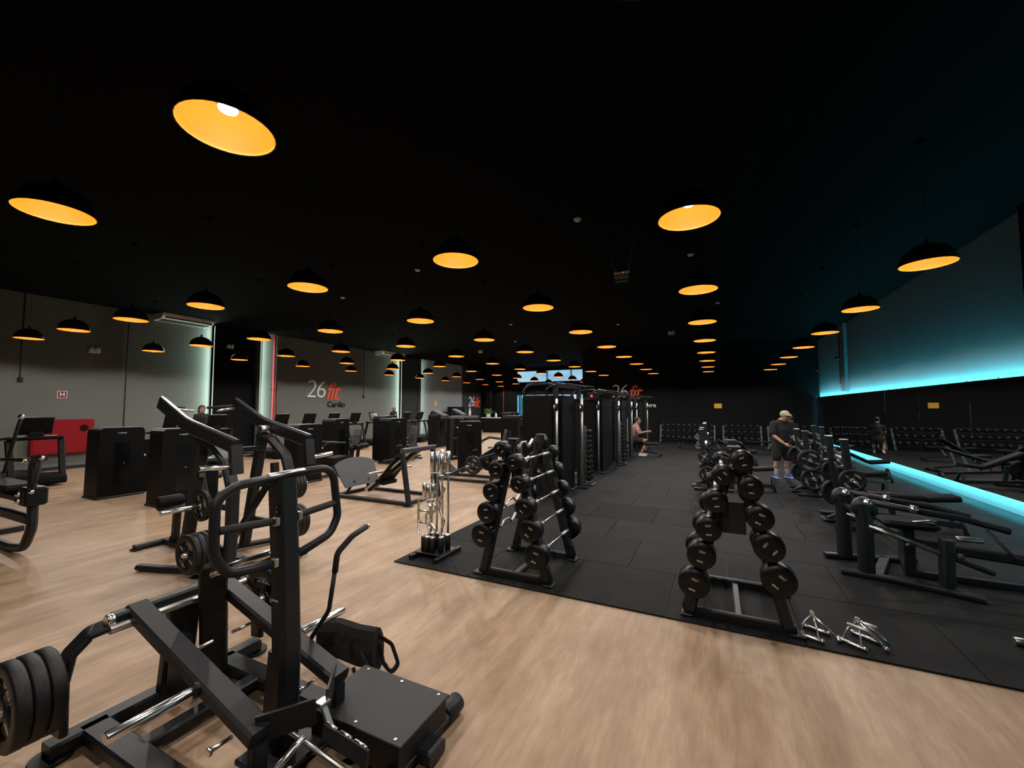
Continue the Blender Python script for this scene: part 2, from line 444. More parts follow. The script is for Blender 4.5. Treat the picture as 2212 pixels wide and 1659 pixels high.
# ---------------------------------------------------------------- loose weights (prototypes, then copies)
def aim(d, spin=0):
    q = V((0, 0, 1)).rotation_difference(V(d).normalized())
    return (q.to_matrix() @ Matrix.Rotation(spin, 3, 'Z')).to_euler()
def plate_proto(kg, r, t):
    p = thing('weight_plate', 'plate', 'weight plate', (0, 0, -50))
    mb = MB()
    mb.lathe([(r * .66, -t * .2), (r * .70, -t * .5), (r * .96, -t * .5), (r, -t * .36), (r, t * .36), (r * .96, t * .5), (r * .70, t * .5), (r * .66, t * .2)], n=30, caps=False)
    mb.lathe([(.026, -t * .18), (r * .68, -t * .18)], n=24, caps=False, smooth=False)
    mb.lathe([(r * .68, t * .18), (.026, t * .18)], n=24, caps=False, smooth=False)
    mb.lathe([(.027, -t * .46), (r * .26, -t * .46), (r * .28, -t * .3), (r * .28, t * .3), (r * .26, t * .46), (.027, t * .46)], n=20, caps=False)
    for k in range(4):
        a = R(45 + 90 * k); d = V((math.cos(a), math.sin(a), 0))
        mb.box(d * r * .49, (r * .52, r * .30, t * .84), rz=a, ch=.006)
    mb.obj('body', RUBBER, p)
    MB().lathe([(.0265, -t * .5), (.034, -t * .5), (.034, t * .5), (.0265, t * .5)], n=18, caps=False).obj('sleeve', STEEL, p)
    for k in (0, 2):
        a = R(45 + 90 * k); d = V((math.cos(a), math.sin(a), 0))
        o = text('lettering', '%dKG' % kg, r * .27, d * r * .60 + V((0, 0, t * .43)), (0, 0, a + R(90 if k == 0 else -90)), PPRINT, p, .0008, bold=.0015)
    mk = MB()
    for k in (1, 3):
        a = R(45 + 90 * k); d = V((math.cos(a), math.sin(a), 0))
        mk.box(d * r * .62 + V((0, 0, t * .43)), (r * .5, r * .045, .002), rz=a, ch=.0005)
    mk.obj('stripe', SILVER, p)
    return p
PL = {}
PSPEC = {25: (.225, .075), 20: (.225, .062), 15: (.20, .056), 10: (.165, .045), 5: (.125, .034)}
PUSED = set()
def plate(kg, c, d, label, group=None, spin=0):
    """one weight plate whose printed face looks along d"""
    if kg not in PL: PL[kg] = plate_proto(kg, *PSPEC[kg])
    if kg not in PUSED:
        PUSED.add(kg); p = PL[kg]; p.location = c; p.rotation_euler = aim(d, spin); p['label'] = label
    else:
        p = copy_tree(PL[kg], None, c, rot=aim(d, spin), label=label)
    if 'group' in p: del p['group']
    if group: p['group'] = group
    return p
def plates(kg, n, base, d, label, group, t=None):
    """n plates threaded on a horn that starts at base and points along d"""
    t = t or PSPEC[kg][1]; d = V(d).normalized()
    for i in range(n):
        plate(kg, V(base) + d * (t * (i + .5) + .002 * i), d, label, group, spin=random.uniform(-.5, .5))

def head_mesh(r, t):
    return MB().lathe([(r * .5, -t / 2), (r * .93, -t / 2), (r, -t / 2 + .012), (r, t / 2 - .012), (r * .93, t / 2), (r * .5, t / 2 - .003)], ax=(0, 1, 0), n=26).mesh('head', URETH)
def barbell(loc, kg, r, curl, label, group):
    b = thing('fixed_barbell', label, 'barbell', loc, 0, group)
    L, t = .60, .14
    mb = MB()
    if curl:
        pts = [(0, -L + .01, 0), (0, -.34, 0), (0, -.26, .045), (0, -.14, -.03), (0, -.06, .03), (0, .06, .03), (0, .14, -.03), (0, .26, .045), (0, .34, 0), (0, L - .01, 0)]
        mb.tube(pts, .0135, 10, fil=.03, up=(1, 0, 0)).obj('bar', CHROME, b)
        for s in (-1, 1):
            MB().tube([(0, s * .135, -.027), (0, s * .255, .042)], .0175, 10, up=(1, 0, 0)).obj('grip', SATIN, b)
    else:
        mb.cyl((0, -L + .01, 0), (0, L - .01, 0), .0125, 12).obj('bar', CHROME, b)
        for s in (-1, 1):
            MB().cyl((0, s * .22, 0), (0, s * .42, 0), .018, 12).obj('grip', SATIN, b)
    hm = head_mesh(r, t)
    for s in (-1, 1):
        h = link('head', hm, b, (0, s * (L - t / 2), 0))
        a = random.uniform(-.9, .9)
        rot = Matrix.Rotation(R(90), 3, 'X') if s < 0 else Matrix.Rotation(R(180), 3, 'Z') @ Matrix.Rotation(R(90), 3, 'X')
        rot = rot @ Matrix.Rotation(a, 3, 'Z')
        text('lettering', 'ZEST', r * .21, (0, s * (t / 2 + .0005), 0), rot.to_euler(), SILVER, h, .0006).location = V((0, s * (t / 2 + .0005), 0)) + rot @ V((0, r * .28, 0))
        text('lettering', '%dKG' % kg, r * .18, (0, 0, 0), rot.to_euler(), WHITE, h, .0006).location = V((0, s * (t / 2 + .0005), 0)) + rot @ V((0, -r * .42, 0))
    return b

def barbell_rack(cx, flip, who):
    t = thing('barbell_rack', 'black A-frame barbell rack standing ' + who, 'barbell rack', (cx, 4.42, .016), math.pi if flip else 0)
    fr = (-.39, .40)
    for y in fr:
        MB().tube([(-.40, y, .03), (.33, y, .03), (.40, y, .05), (.36, y, .16)], rect(.09, .05, .012), fil=.06, up=(0, 1, 0)).obj('base_beam', FRAME, t)
        MB().tube([(-.34, y, .05), (.0, y, 1.44)], rect(.085, .10, .012), up=(0, 1, 0)).obj('post', FRAME, t)
        MB().tube([(.375, y, .05), (.05, y, 1.28)], rect(.085, .10, .012), up=(0, 1, 0)).obj('post', FRAME, t)
        MB().box((.002, y, 1.452), (.105, .10, .02), ch=.006).obj('end_cap', PADB, t)
        MB().box((-.40, y, .012), (.12, .13, .022), ch=.01).obj('foot', RUBBER, t)
        MB().box((.40, y, .012), (.10, .13, .022), ch=.01).obj('foot', RUBBER, t)
    MB().box((0, 0, .03), (.055, .80, .04), ch=.008).obj('spreader_bar', GREYM, t)
    pz = MB().box((.03, .40, .86), (.20, .012, .26), ch=.004)
    pz.obj('tie_plate', FRAME, t)
    MB().box((.03, -.39, 1.06), (.10, .012, .20), ch=.004).obj('tie_plate', FRAME, t)
    zs = (1.235, 1.02, .79, .57, .335); zc = (1.36, 1.15, .92, .70, .46)
    ck = MB().prism([(-.01, -.03), (.085, -.03), (.085, .03), (.07, .035), (.045, .008), (.02, .008), (-.01, .045)], (0, 0, 0), (1, 0, 0), (0, 0, 1), .03).mesh('cradle', FRAME)
    sg = -1 if flip else 1
    side = 'straight'
    for i in range(5):
        for y in fr:
            for s, z, x in ((1, zs[i] - .016, .375 - .264 * (zs[i] - .05) ), (-1, zc[i] - .016, -(.34 - .245 * (zc[i] - .05)))):
                c = link('cradle', ck, t, (x, y, z - .02)); c.scale = (s, 1, 1)
    # bars: straight ones on one side, curl bars on the other
    for i in range(5):
        kgs = (10, 15, 20, 25, 30)[i]; r = (.082, .092, .100, .112, .122)[i]
        xs = .375 - .264 * (zs[i] - .05) + .032; xc = -(.34 - .245 * (zc[i] - .05)) - .032
        tier = ('top', 'second', 'middle', 'fourth', 'bottom')[i]
        barbell((cx + sg * xs, 4.42, .016 + zs[i]), kgs, r, False, 'straight fixed barbell on the %s tier of the rack %s' % (tier, who.replace('the chrome ', 'the ')), 'fixed barbells on the A-frame racks')
        barbell((cx + sg * xc, 4.42, .016 + zc[i]), kgs, r, True, 'cambered curl barbell on the %s tier of the rack %s' % (tier, who.replace('the chrome ', 'the ')), 'fixed barbells on the A-frame racks')
barbell_rack(-1.93, False, 'beside the chrome bar holder')
barbell_rack(.15, True, 'beside the chrome cable grips')

# ---------------------------------------------------------------- upright bar holder with chrome bars
hold = thing('bar_holder', 'low black stand with rubber sockets for upright chrome bars', 'bar holder', (-3.09, 4.27, .016))
for y in (-.20, .20):
    pass
MB().bar((-.17, -.27, .025), (-.17, .26, .025), .05, .05).obj('base_leg', FRAME, hold)
MB().bar((.17, -.27, .025), (.17, .26, .025), .05, .05).obj('base_leg', FRAME, hold)
MB().box((0, 0, .055), (.38, .34, .012), ch=.003).obj('deck', FRAME, hold)
def bar_up(x, y, h, kind, lab):
    b = thing('upright_bar', lab, 'barbell', (-3.09 + x, 4.27 + y, .016 + .075), 0, 'chrome bars standing in the low holder')
    sl = min(.28, h * .22); zb = .06; zt = h - sl
    if kind == 'straight':
        MB().cyl((0, 0, 0), (0, 0, h), .014, 12).obj('shaft', CHROME, b)
    elif kind == 'curl':
        a, c = .22 * h, .72 * h; m = (a + c) / 2
        MB().tube([(0, 0, 0), (0, 0, a), (.05, 0, a + (m - a) * .35), (-.035, 0, a + (m - a) * .8), (-.02, 0, m), (-.035, 0, m + (c - m) * .2), (.05, 0, m + (c - m) * .65), (0, 0, c), (0, 0, h)], .014, 10, fil=.05, up=(0, 1, 0)).obj('shaft', CHROME, b)
    else:   # frame style triceps bar
        MB().cyl((0, 0, 0), (0, 0, .22 * h), .014, 12).obj('shaft', CHROME, b)
        MB().cyl((0, 0, .74 * h), (0, 0, h), .014, 12).obj('shaft', CHROME, b)
        z0, z1, w = .22 * h, .74 * h, .085
        MB().tube([(-w, 0, z0), (w, 0, z0), (w, 0, z1), (-w, 0, z1)], .014, 10, closed=True, up=(0, 1, 0)).obj('hand_frame', CHROME, b)
        for z in (z0 + (z1 - z0) * .33, z0 + (z1 - z0) * .67):
            MB().cyl((-w, 0, z), (w, 0, z), .013, 10).obj('grip', STEEL, b)
    MB().cyl((0, 0, zt), (0, 0, h), .025, 16).obj('sleeve', CHROME, b)
    MB().lathe([(.014, zt - .02), (.035, zt - .018), (.037, zt - .005), (.026, zt)], n=16).obj('collar', CHROME, b)
    MB().lathe([(.034, .148), (.036, .163), (.026, .176), (.014, .178)], n=16).obj('collar', CHROME, b)
    MB().cyl((0, 0, 0), (0, 0, .15), .0245, 14).obj('sleeve', CHROME, b)
    sk = MB().cyl((x, y, .06), (x, y, .225), .034, 16); sk.obj('socket', RUBBER, hold)
bar_up(-.115, -.09, .80, 'frame', 'short chrome frame style triceps bar in the stand')
bar_up(-.045, -.11, .78, 'curl', 'short chrome curl bar beside the triceps bar')
bar_up(.03, -.11, .80, 'curl', 'short chrome curl bar at the middle of the stand')
bar_up(-.10, .04, 1.16, 'straight', 'long straight chrome bar behind the triceps bar')
bar_up(-.03, .05, 1.17, 'straight', 'long straight chrome bar in the middle of the stand')
bar_up(.05, .05, 1.20, 'straight', 'long straight chrome bar next to the long curl bar')
bar_up(.115, -.06, 1.16, 'curl', 'long chrome curl bar at the front corner of the stand')
bar_up(.13, .06, 1.18, 'straight', 'long straight chrome bar at the outer end of the stand')

# ---------------------------------------------------------------- belt squat machine
YC = 1.49
bs = thing('belt_squat_machine', 'plate loaded belt squat machine with charcoal lever arms and tall column', 'gym machine', (-2.3, YC, 0))
def P(mb, name, m=FRAME, par=bs): return mb.obj(name, m, par, w=True)
P(MB().bar((-3.10, .97, .055), (-3.10, 2.06, .055), .11, .07, ch=.012), 'rear_rail')
for y in (.99, 2.04): P(MB().cyl((-3.10, y, 0), (-3.10, y, .022), .085, 20), 'rubber_foot', RUBBER)
for s in (-1, 1):
    y = YC + s * .34
    P(MB().bar((-3.10, y, .055), (-1.30, y, .055), .13, .07, ch=.012), 'side_rail')
P(MB().bar((-2.69, YC - .30, .06), (-2.69, YC + .30, .06), .09, .06, ch=.01), 'cross_rail')
P(MB().bar((-1.42, YC - .62, .055), (-1.42, YC + .62, .055), .09, .06, ch=.02), 'front_rail')
for s in (-1, 1):
    P(MB().cyl((-1.42, YC + s * .56, .055), (-1.42, YC + s * .70, .055), .052, 16), 'rubber_roller', RUBBER)
# pivot tower
P(MB().bar((-3.06, YC + .02, .08), (-2.98, YC + .02, .62), .17, .07, up=(1, 0, 0), ch=.012), 'pivot_post')
P(MB().prism([(-.09, 0), (.09, 0), (.07, .35), (-.07, .35)], (-2.90, YC - .03, .10), (1, 0, 0), (0, 0, 1), .05), 'gusset')
P(MB().bar((-2.97, YC - .33, .655), (-2.97, YC + .33, .655), .075, .06, ch=.012), 'pivot_tube')
P(MB().cyl((-2.93, YC - .36, .615), (-2.93, YC + .36, .615), .024, 14), 'pivot_rod', STEEL)
for s in (-1, 1):
    P(MB().cyl((-2.96, YC + s * .33, .655), (-2.96, YC + s * .365, .655), .034, 16), 'pivot_cap', CHROME)
# lever arms
for s in (-1, 1):
    y = YC + s * .22
    P(MB().bar((-2.99, y, .665), (-1.86, y, .335), .11, .07, ch=.012), 'lever_arm', GREYM if 0 else FRAME)
    P(MB().tube([(-2.97, YC + s * .32, .63), (-3.03, YC + s * .40, .60), (-3.05, YC + s * .47, .52), (-3.03, YC + s * .50, .40), (-3.01, YC + s * .505, .30), (-3.0, YC + s * .505, .16)], rect(.035, .11, .01), fil=.05, up=(1, 0, 0)), 'plate_arm')
    P(MB().cyl((-3.02, YC + s * .50, .40), (-3.02, YC + s * .80, .40), .025, 16), 'plate_horn', CHROME)
    P(MB().cyl((-2.27, YC + s * .26, .45), (-2.27, YC + s * .61, .45), .025, 16), 'loading_horn', CHROME)
    P(MB().cyl((-2.27, YC + s * .24, .45), (-2.27, YC + s * .29, .45), .036, 16), 'horn_collar', BLACK)
    P(MB().cyl((-2.55, y + s * -.06, .50), (-2.55, y + s * -.17, .50), .010, 10), 'pin', CHROME)
    P(MB().cyl((-2.02, y - .12, .30), (-2.02, y - .03, .30), .010, 10), 'pin', CHROME)
    P(MB().cyl((-2.02, y - .135, .30), (-2.02, y - .12, .30), .019, 12), 'pin_head', CHROME)
    # V shaped yoke plates that join the lever tips
    P(MB().bar((-1.90, y, .345), (-1.74, YC + s * .03, .36), .014, .12, ch=.003), 'yoke_plate')
    P(MB().bar((-1.88, y, .08), (-1.88, y, .30), .07, .05, up=(1, 0, 0)), 'lever_stop')
P(MB().box((-1.735, YC, .38), (.05, .06, .02), ch=.004), 'yoke_joint', CHROME)
P(MB().bar((-1.73, YC, .37), (-1.67, YC, .28), .03, .014, ch=.003), 'yoke_strap', STEEL)
# unlock lever on the near side
P(MB().tube([(-2.97, 1.69, .09), (-2.89, 1.63, .50), (-2.82, 1.58, .70), (-2.72, 1.53, .82), (-2.58, 1.50, .87)], rect(.15, .04, .014), fil=.10, up=(.88, -.47, 0)), 'unlock_lever')
P(MB().cyl((-2.62, YC - .02, .84), (-2.40, YC - .005, .93), .026, 16), 'stop_bar', CHROME)
P(MB().cyl((-2.42, YC - .01, .915), (-2.12, YC, 1.03), .028, 16), 'stop_bar', CHROME)
P(MB().bar((-2.34, YC, .93), (-2.05, YC, 1.04), .05, .05), 'stop_bracket')
# column with hand frame
P(MB().tube([(-2.03, YC + .02, .09), (-2.03, YC + .02, .55), (-2.045, YC + .01, .98), (-2.075, YC, 1.43)], rect(.105, .125, .025), up=(0, 1, 0)), 'column')
P(MB().bar((-2.14, YC + .02, .09), (-2.10, YC + .02, .52), .09, .05, up=(0, 1, 0)), 'column_brace')
P(MB().box((-2.028, YC + .01, .05), (.30, .30, .03), ch=.006), 'column_base')
lp = [(-2.05, YC, 1.445), (-2.05, YC + .25, 1.45), (-2.05, YC + .31, 1.40), (-2.03, YC + .33, 1.16), (-2.03, YC + .28, 1.07), (-2.02, YC + .06, 1.02)]
lq = [(-2.05, YC, 1.445), (-2.05, YC - .25, 1.43), (-2.06, YC - .34, 1.38), (-2.04, YC - .35, 1.14), (-2.04, YC - .29, 1.03), (-2.03, YC - .06, 1.01)]
for l in (lp, lq): P(MB().tube(l, .0225, 12, fil=.10, up=(1, 0, 0)), 'hand_frame')
P(MB().cyl((-2.05, YC - .10, 1.445), (-2.05, YC + .11, 1.449), .0215, 14), 'chrome_band', STEEL)
for s in (-1, 1):
    P(MB().cyl((-2.04, YC + s * .06, 1.22), (-2.04, YC + s * .335, 1.24), .019, 12), 'cross_grip', GRIP)
    for z in (1.015, 1.22): P(MB().box((-2.025, YC + s * .065, z), (.04, .025, .045), ch=.005), 'clamp', STEEL)
def logo(parent, loc, rot, s, m=SILVER):
    mb = MB()
    mb.prism([(-.5, -.1), (-.2, .5), (-.28, .1), (0, .1), (-.3, -.5), (-.22, -.1)], (-s * 1.7, 0, 0), (1, 0, 0), (0, 1, 0), .001)
    for i in range(6):
        h = .62 if i % 2 else .5
        mb.box((-s * 1.35 + i * s * .55, 0, 0), (s * .36, s * h, .001), ch=.0002)
    for i in range(len(mb.v)):
        if i < 12: mb.v[i] = (-s * 1.9 + (mb.v[i][0] + s * 1.7) * s * 1.2, mb.v[i][1] * s * 1.2, mb.v[i][2])
    o = mb.obj('logo_mark', m, parent, loc); o.rotation_euler = rot
    return o
FACE_PX = (R(90), 0, R(90))     # print that faces +x
FACE_NY = (R(90), 0, 0)         # print that faces -y
RX = lambda a, b, c: (Matrix.Rotation(R(c), 3, 'Z') @ Matrix.Rotation(R(b), 3, 'Y') @ Matrix.Rotation(R(a), 3, 'X')).to_euler()
logo(bs, (-2.035 + 2.3, -.052, .82), FACE_NY, .016)
MB().box((.258, -.055, 1.24), (.05, .002, .12), ch=.001).obj('instruction_label', BLACK, bs)
mk = MB()
for i in range(5): mk.box((.25 + .006 * (i % 2), -.0575, 1.29 - i * .024), (.035 - .006 * (i % 3), .001, .007), ch=.0002)
mk.obj('label_print', SILVER, bs)
# platforms
bx = MB().box((-1.68, YC + .335, .115), (.60, .39, .15), ch=.006); P(bx, 'foot_box', RUBBER)
P(MB().box((-1.68, YC + .335, .197), (.63, .41, .014), ch=.004), 'foot_box_lid', RUBBER)
for x in (-1.94, -1.68, -1.42):
    for y in (YC + .16, YC + .51): P(MB().cyl((x, y, .203), (x, y, .2065), .009, 10), 'screw', STEEL)
P(MB().box((-1.66, YC - .335, .125), (.62, .40, .014), ch=.004), 'foot_plate', RUBBER)
P(MB().box((-1.66, YC - .335, .095), (.56, .34, .05), ch=.004), 'foot_plate_frame')
for x in (-1.92, -1.66, -1.40):
    P(MB().cyl((x, YC - .17, .131), (x, YC - .17, .135), .009, 10), 'screw', STEEL)
P(MB().cyl((-1.98, YC - .06, .25), (-1.35, YC - .06, .17), .012, 10), 'hinge_rod', STEEL)
P(MB().bar((-1.70, YC - .02, .27), (-1.42, YC - .02, .24), .012, .085, ch=.002), 'hinge_plate')
for i in range(3): P(MB().cyl((-1.68 + i * .09, YC - .02, .315 - i * .009), (-1.61 + i * .09, YC - .02, .307 - i * .009), .008, 10), 'hinge_knuckle', CHROME)
# tall side handle
P(MB().tube([(-2.18, YC + .27, .42), (-2.05, YC + .30, .62), (-2.02, YC + .31, .85)], .013, 10, fil=.08), 'side_handle')
P(MB().tube([(-2.02, YC + .31, .84), (-2.01, YC + .315, .95), (-1.98, YC + .40, 1.03), (-1.97, YC + .50, 1.06)], .0175, 12, fil=.07), 'handle_grip', GRIP)
P(MB().cyl((-1.97, YC + .50, 1.06), (-1.968, YC + .515, 1.063), .018, 12), 'grip_end', CHROME)
plates(15, 3, (-3.02, YC - .535, .40), (0, -1, 0), 'heavy black grip plate on the near horn of the belt squat machine', 'plates on the belt squat machine')
plate(25, (-3.02, YC + .58, .40), (0, -1, 0), 'heavy black 25 kilo plate behind the belt squat column', None, .75)
plate(20, (-3.02, YC + .66, .40), (0, 1, 0), 'black plate outermost on the far horn of the belt squat machine', None, .2)
# chrome grips lying on the near foot plate
def v_grip(loc, rz, label, grp=None, tilt=0):
    g = thing('cable_grip', label, 'cable attachment', loc, rz, grp)
    for s in (-1, 1):
        MB().cyl((-.02, s * .055, .016), (.10, s * .055, .016), .014, 12).obj('handle', CHROME, g)
        MB().tube([(0, s * .055, .016), (.015, s * .02, .075), (.03, 0, .09)], .006, 8, fil=.02).obj('strut', CHROME, g)
        MB().tube([(.08, s * .055, .016), (.06, s * .02, .075), (.04, 0, .09)], .006, 8, fil=.02).obj('strut', CHROME, g)
    MB().lathe([(.011, -.004), (.017, -.004), (.017, .004), (.011, .004)], (.035, 0, .105), (0, 1, 0), 12).obj('eye', CHROME, g)
    return g
v_grip((-1.70, YC - .24, .133), R(70), 'chrome double handle grip lying by the hinge of the belt squat foot plate')
v_grip((-1.55, YC - .33, .133), R(20), 'chrome double handle grip lying at the edge of the belt squat foot plate')
st = thing('straight_grip_bar', 'polished chrome pull bar lying across the belt squat foot plate', 'cable attachment', (-1.78, YC - .22, .15), R(15))
MB().cyl((-.02, -.16, .02), (.04, .15, .10), .016, 14).obj('bar', CHROME, st)
MB().lathe([(.012, -.004), (.019, -.004), (.019, .004), (.012, .004)], (0, -.02, .05), (1, 0, 0), 12).obj('eye', CHROME, st)
# lifting belt
bag = thing('dip_belt', 'black lifting belt with hanging straps behind the belt squat box', 'belt', (-2.22, YC + .68, .0))
bm = MB()
bm.tube([(-.34, 0, .16), (-.2, .05, .17), (.0, .03, .18), (.16, .04, .19)], oval(.06, .14, 12), fil=.08, scale=None)
bm.obj('belt_pad', CLOTHB, bag)
MB().tube([(.15, .05, .27), (.24, .08, .22), (.29, .09, .10), (.24, .08, .03), (.19, .06, .09), (.16, .05, .22)], rect(.03, .008, .002), fil=.04, up=(0, 1, 0)).obj('strap', CLOTHB, bag)
MB().tube([(.10, -.06, .20), (.19, -.08, .14), (.17, -.09, .04), (.10, -.08, .02), (.05, -.07, .10)], rect(.03, .008, .002), fil=.04, up=(0, 1, 0)).obj('strap', CLOTHB, bag)
MB().lathe([(.014, -.003), (.019, -.003), (.019, .003), (.014, .003)], (.20, .07, .08), (0, 1, 0), 12).obj('buckle', STEEL, bag)

# ---------------------------------------------------------------- plate loaded high row
hr = thing('high_row_machine', 'plate loaded high row machine with two overhead lever arms and chrome horns', 'gym machine', (-5.4, 3.08, 0))
YM = 3.08
def Q(mb, name, m=FRAME): return mb.obj(name, m, hr, w=True)
Q(MB().tube([(-6.62, 2.76, .04), (-6.62, 3.42, .04)], oval(.055, .035), up=(0, 0, 1)), 'base_tube')
Q(MB().bar((-6.60, YM, .045), (-4.75, YM, .045), .09, .06, ch=.012), 'base_spine')
Q(MB().tube([(-5.78, 2.46, .04), (-5.45, 2.56, .04), (-5.05, 2.70, .045), (-4.58, 2.74, .045)], oval(.05, .035), fil=.12), 'base_tube')
Q(MB().tube([(-5.60, 3.06, .045), (-5.34, 3.72, .045)], oval(.05, .035)), 'base_tube')
Q(MB().bar((-4.62, 2.55, .045), (-4.62, 3.62, .045), .09, .06, ch=.012), 'base_rail')
for p in ((-6.62, 2.78), (-6.62, 3.40), (-4.62, 2.57), (-4.62, 3.60)):
    Q(MB().box((p[0], p[1], .012), (.12, .10, .024), ch=.01), 'rubber_foot', RUBBER)
# seat, thigh rollers
Q(MB().tube([(-6.42, YM, .06), (-6.36, YM, .14), (-6.34, YM, .45)], rect(.10, .07, .015), fil=.08, up=(0, 1, 0)), 'seat_post')
Q(MB().box((-6.34, YM, .50), (.34, .34, .08), ch=.03), 'seat', PAD)
Q(MB().tube([(-5.98, YM, .06), (-6.02, YM, .50), (-6.10, YM, .62)], rect(.10, .06, .015), fil=.08, up=(0, 1, 0)), 'roller_post')
for s in (-1, 1):
    Q(MB().lathe([(.03, 0), (.065, .01), (.075, .03), (.075, .26), (.065, .28), (.03, .29)], (-6.12, YM + s * .05, .64), (0, s, 0), 18), 'thigh_roller', PAD)
Q(MB().box((-5.72, YM, .86), (.09, .26, .42), ch=.035), 'chest_pad', PAD)
# side frames (front leg and curved rear leg)
for s, y in ((-1, 2.74), (1, 3.42)):
    Q(MB().tube([(-5.46, y, .05), (-5.16, y, 1.50)], rect(.08, .13, .02), up=(0, 1, 0)), 'front_leg')
    Q(MB().tube([(-5.22, y, 1.44), (-4.98, y, 1.40), (-4.72, y, 1.22), (-4.60, y, .92), (-4.60, y, .55), (-4.62, y, .06)], rect(.08, .12, .02), fil=.16, up=(0, 1, 0)), 'rear_leg')
    Q(MB().cyl((-5.14, y - .06, 1.53), (-5.14, y + .06, 1.53), .05, 18), 'pivot_hub', STEEL)
    ya = y + s * .09
    Q(MB().tube([(-5.90, ya, 1.86), (-5.36, ya, 1.62), (-5.22, ya, 1.58), (-4.42, ya, 1.40)], rect(.07, .15, .014), fil=.12, up=(0, 0, 1)), 'lever_arm')
    Q(MB().tube([(-5.90, ya, 1.94), (-5.36, ya, 1.70), (-5.22, ya, 1.66), (-4.42, ya, 1.48)], rect(.018, .006, .002), fil=.12, up=(0, 0, 1)), 'edge_strip', STEEL)  # thin bright strip along the top edge of the lever
    Q(MB().bar((-4.44, ya, 1.42), (-4.40, ya, 1.12), .06, .12, up=(0, 1, 0)), 'horn_bracket')
    Q(MB().cyl((-4.42, ya + s * .02, 1.20), (-4.42, ya + s * .34, 1.22), .025, 18), 'loading_horn', CHROME)
    Q(MB().tube([(-5.88, ya, 1.83), (-5.90, ya - s * .12, 1.82), (-6.02, ya - s * .30, 1.80)], .016, 12, fil=.06), 'pull_handle', GRIP)
    Q(MB().tube([(-5.84, ya, 1.80), (-5.86, ya - s * .16, 1.78), (-5.80, ya - s * .30, 1.76)], .015, 12, fil=.06), 'pull_handle', STEEL)
    for i in range(3): Q(MB().cyl((-5.80 + i * .04, ya - .03, 1.80 - i * .018), (-5.80 + i * .04, ya + .03, 1.80 - i * .018), .008, 8), 'bolt', STEEL)
    yo = y + s * .05
    for z, kg in ((.74, 10), (.30, 15)):
        xx = -5.02 if z > .5 else -4.88
        if s > 0: xx = -4.72; z = z + .10
        Q(MB().cyl((xx, y, z), (xx, yo + s * (.40 if kg == 10 and s < 0 else .26), z), .025, 14), 'storage_peg', CHROME)
        Q(MB().bar((-5.38 if z < .5 else -5.3, y, z), (-4.62, y, z), .05, .06), 'peg_rail')
Q(MB().bar((-5.12, 2.74, 1.30), (-5.12, 3.42, 1.30), .06, .06), 'top_crossbar')
Q(MB().bar((-4.62, YM + .2, .06), (-4.72, YM + .2, 1.15), .06, .08, up=(0, 1, 0)), 'rear_post')
Q(MB().bar((-5.30, YM, .06), (-4.74, YM + .15, .92), .05, .07, up=(0, 1, 0)), 'diagonal_brace')
Q(MB().bar((-5.18, 2.74, 1.05), (-5.70, YM, .72), .05, .05), 'pad_stay')
plates(10, 1, (-5.02, 2.69, .74), (0, -1, 0), 'single black 10 kilo plate on the upper peg of the high row machine', None)
plates(15, 4, (-4.88, 2.69, .30), (0, -1, 0), 'black plate in the stack on the near lower peg of the high row machine', 'plates on the near lower peg of the high row machine')
plates(10, 3, (-4.72, 3.47, .84), (0, 1, 0), 'black plate on the far upper peg of the high row machine', 'plates on the far upper peg of the high row machine')
plates(15, 3, (-4.72, 3.47, .40), (0, 1, 0), 'black plate on the far lower peg of the high row machine', 'plates on the far lower peg of the high row machine')

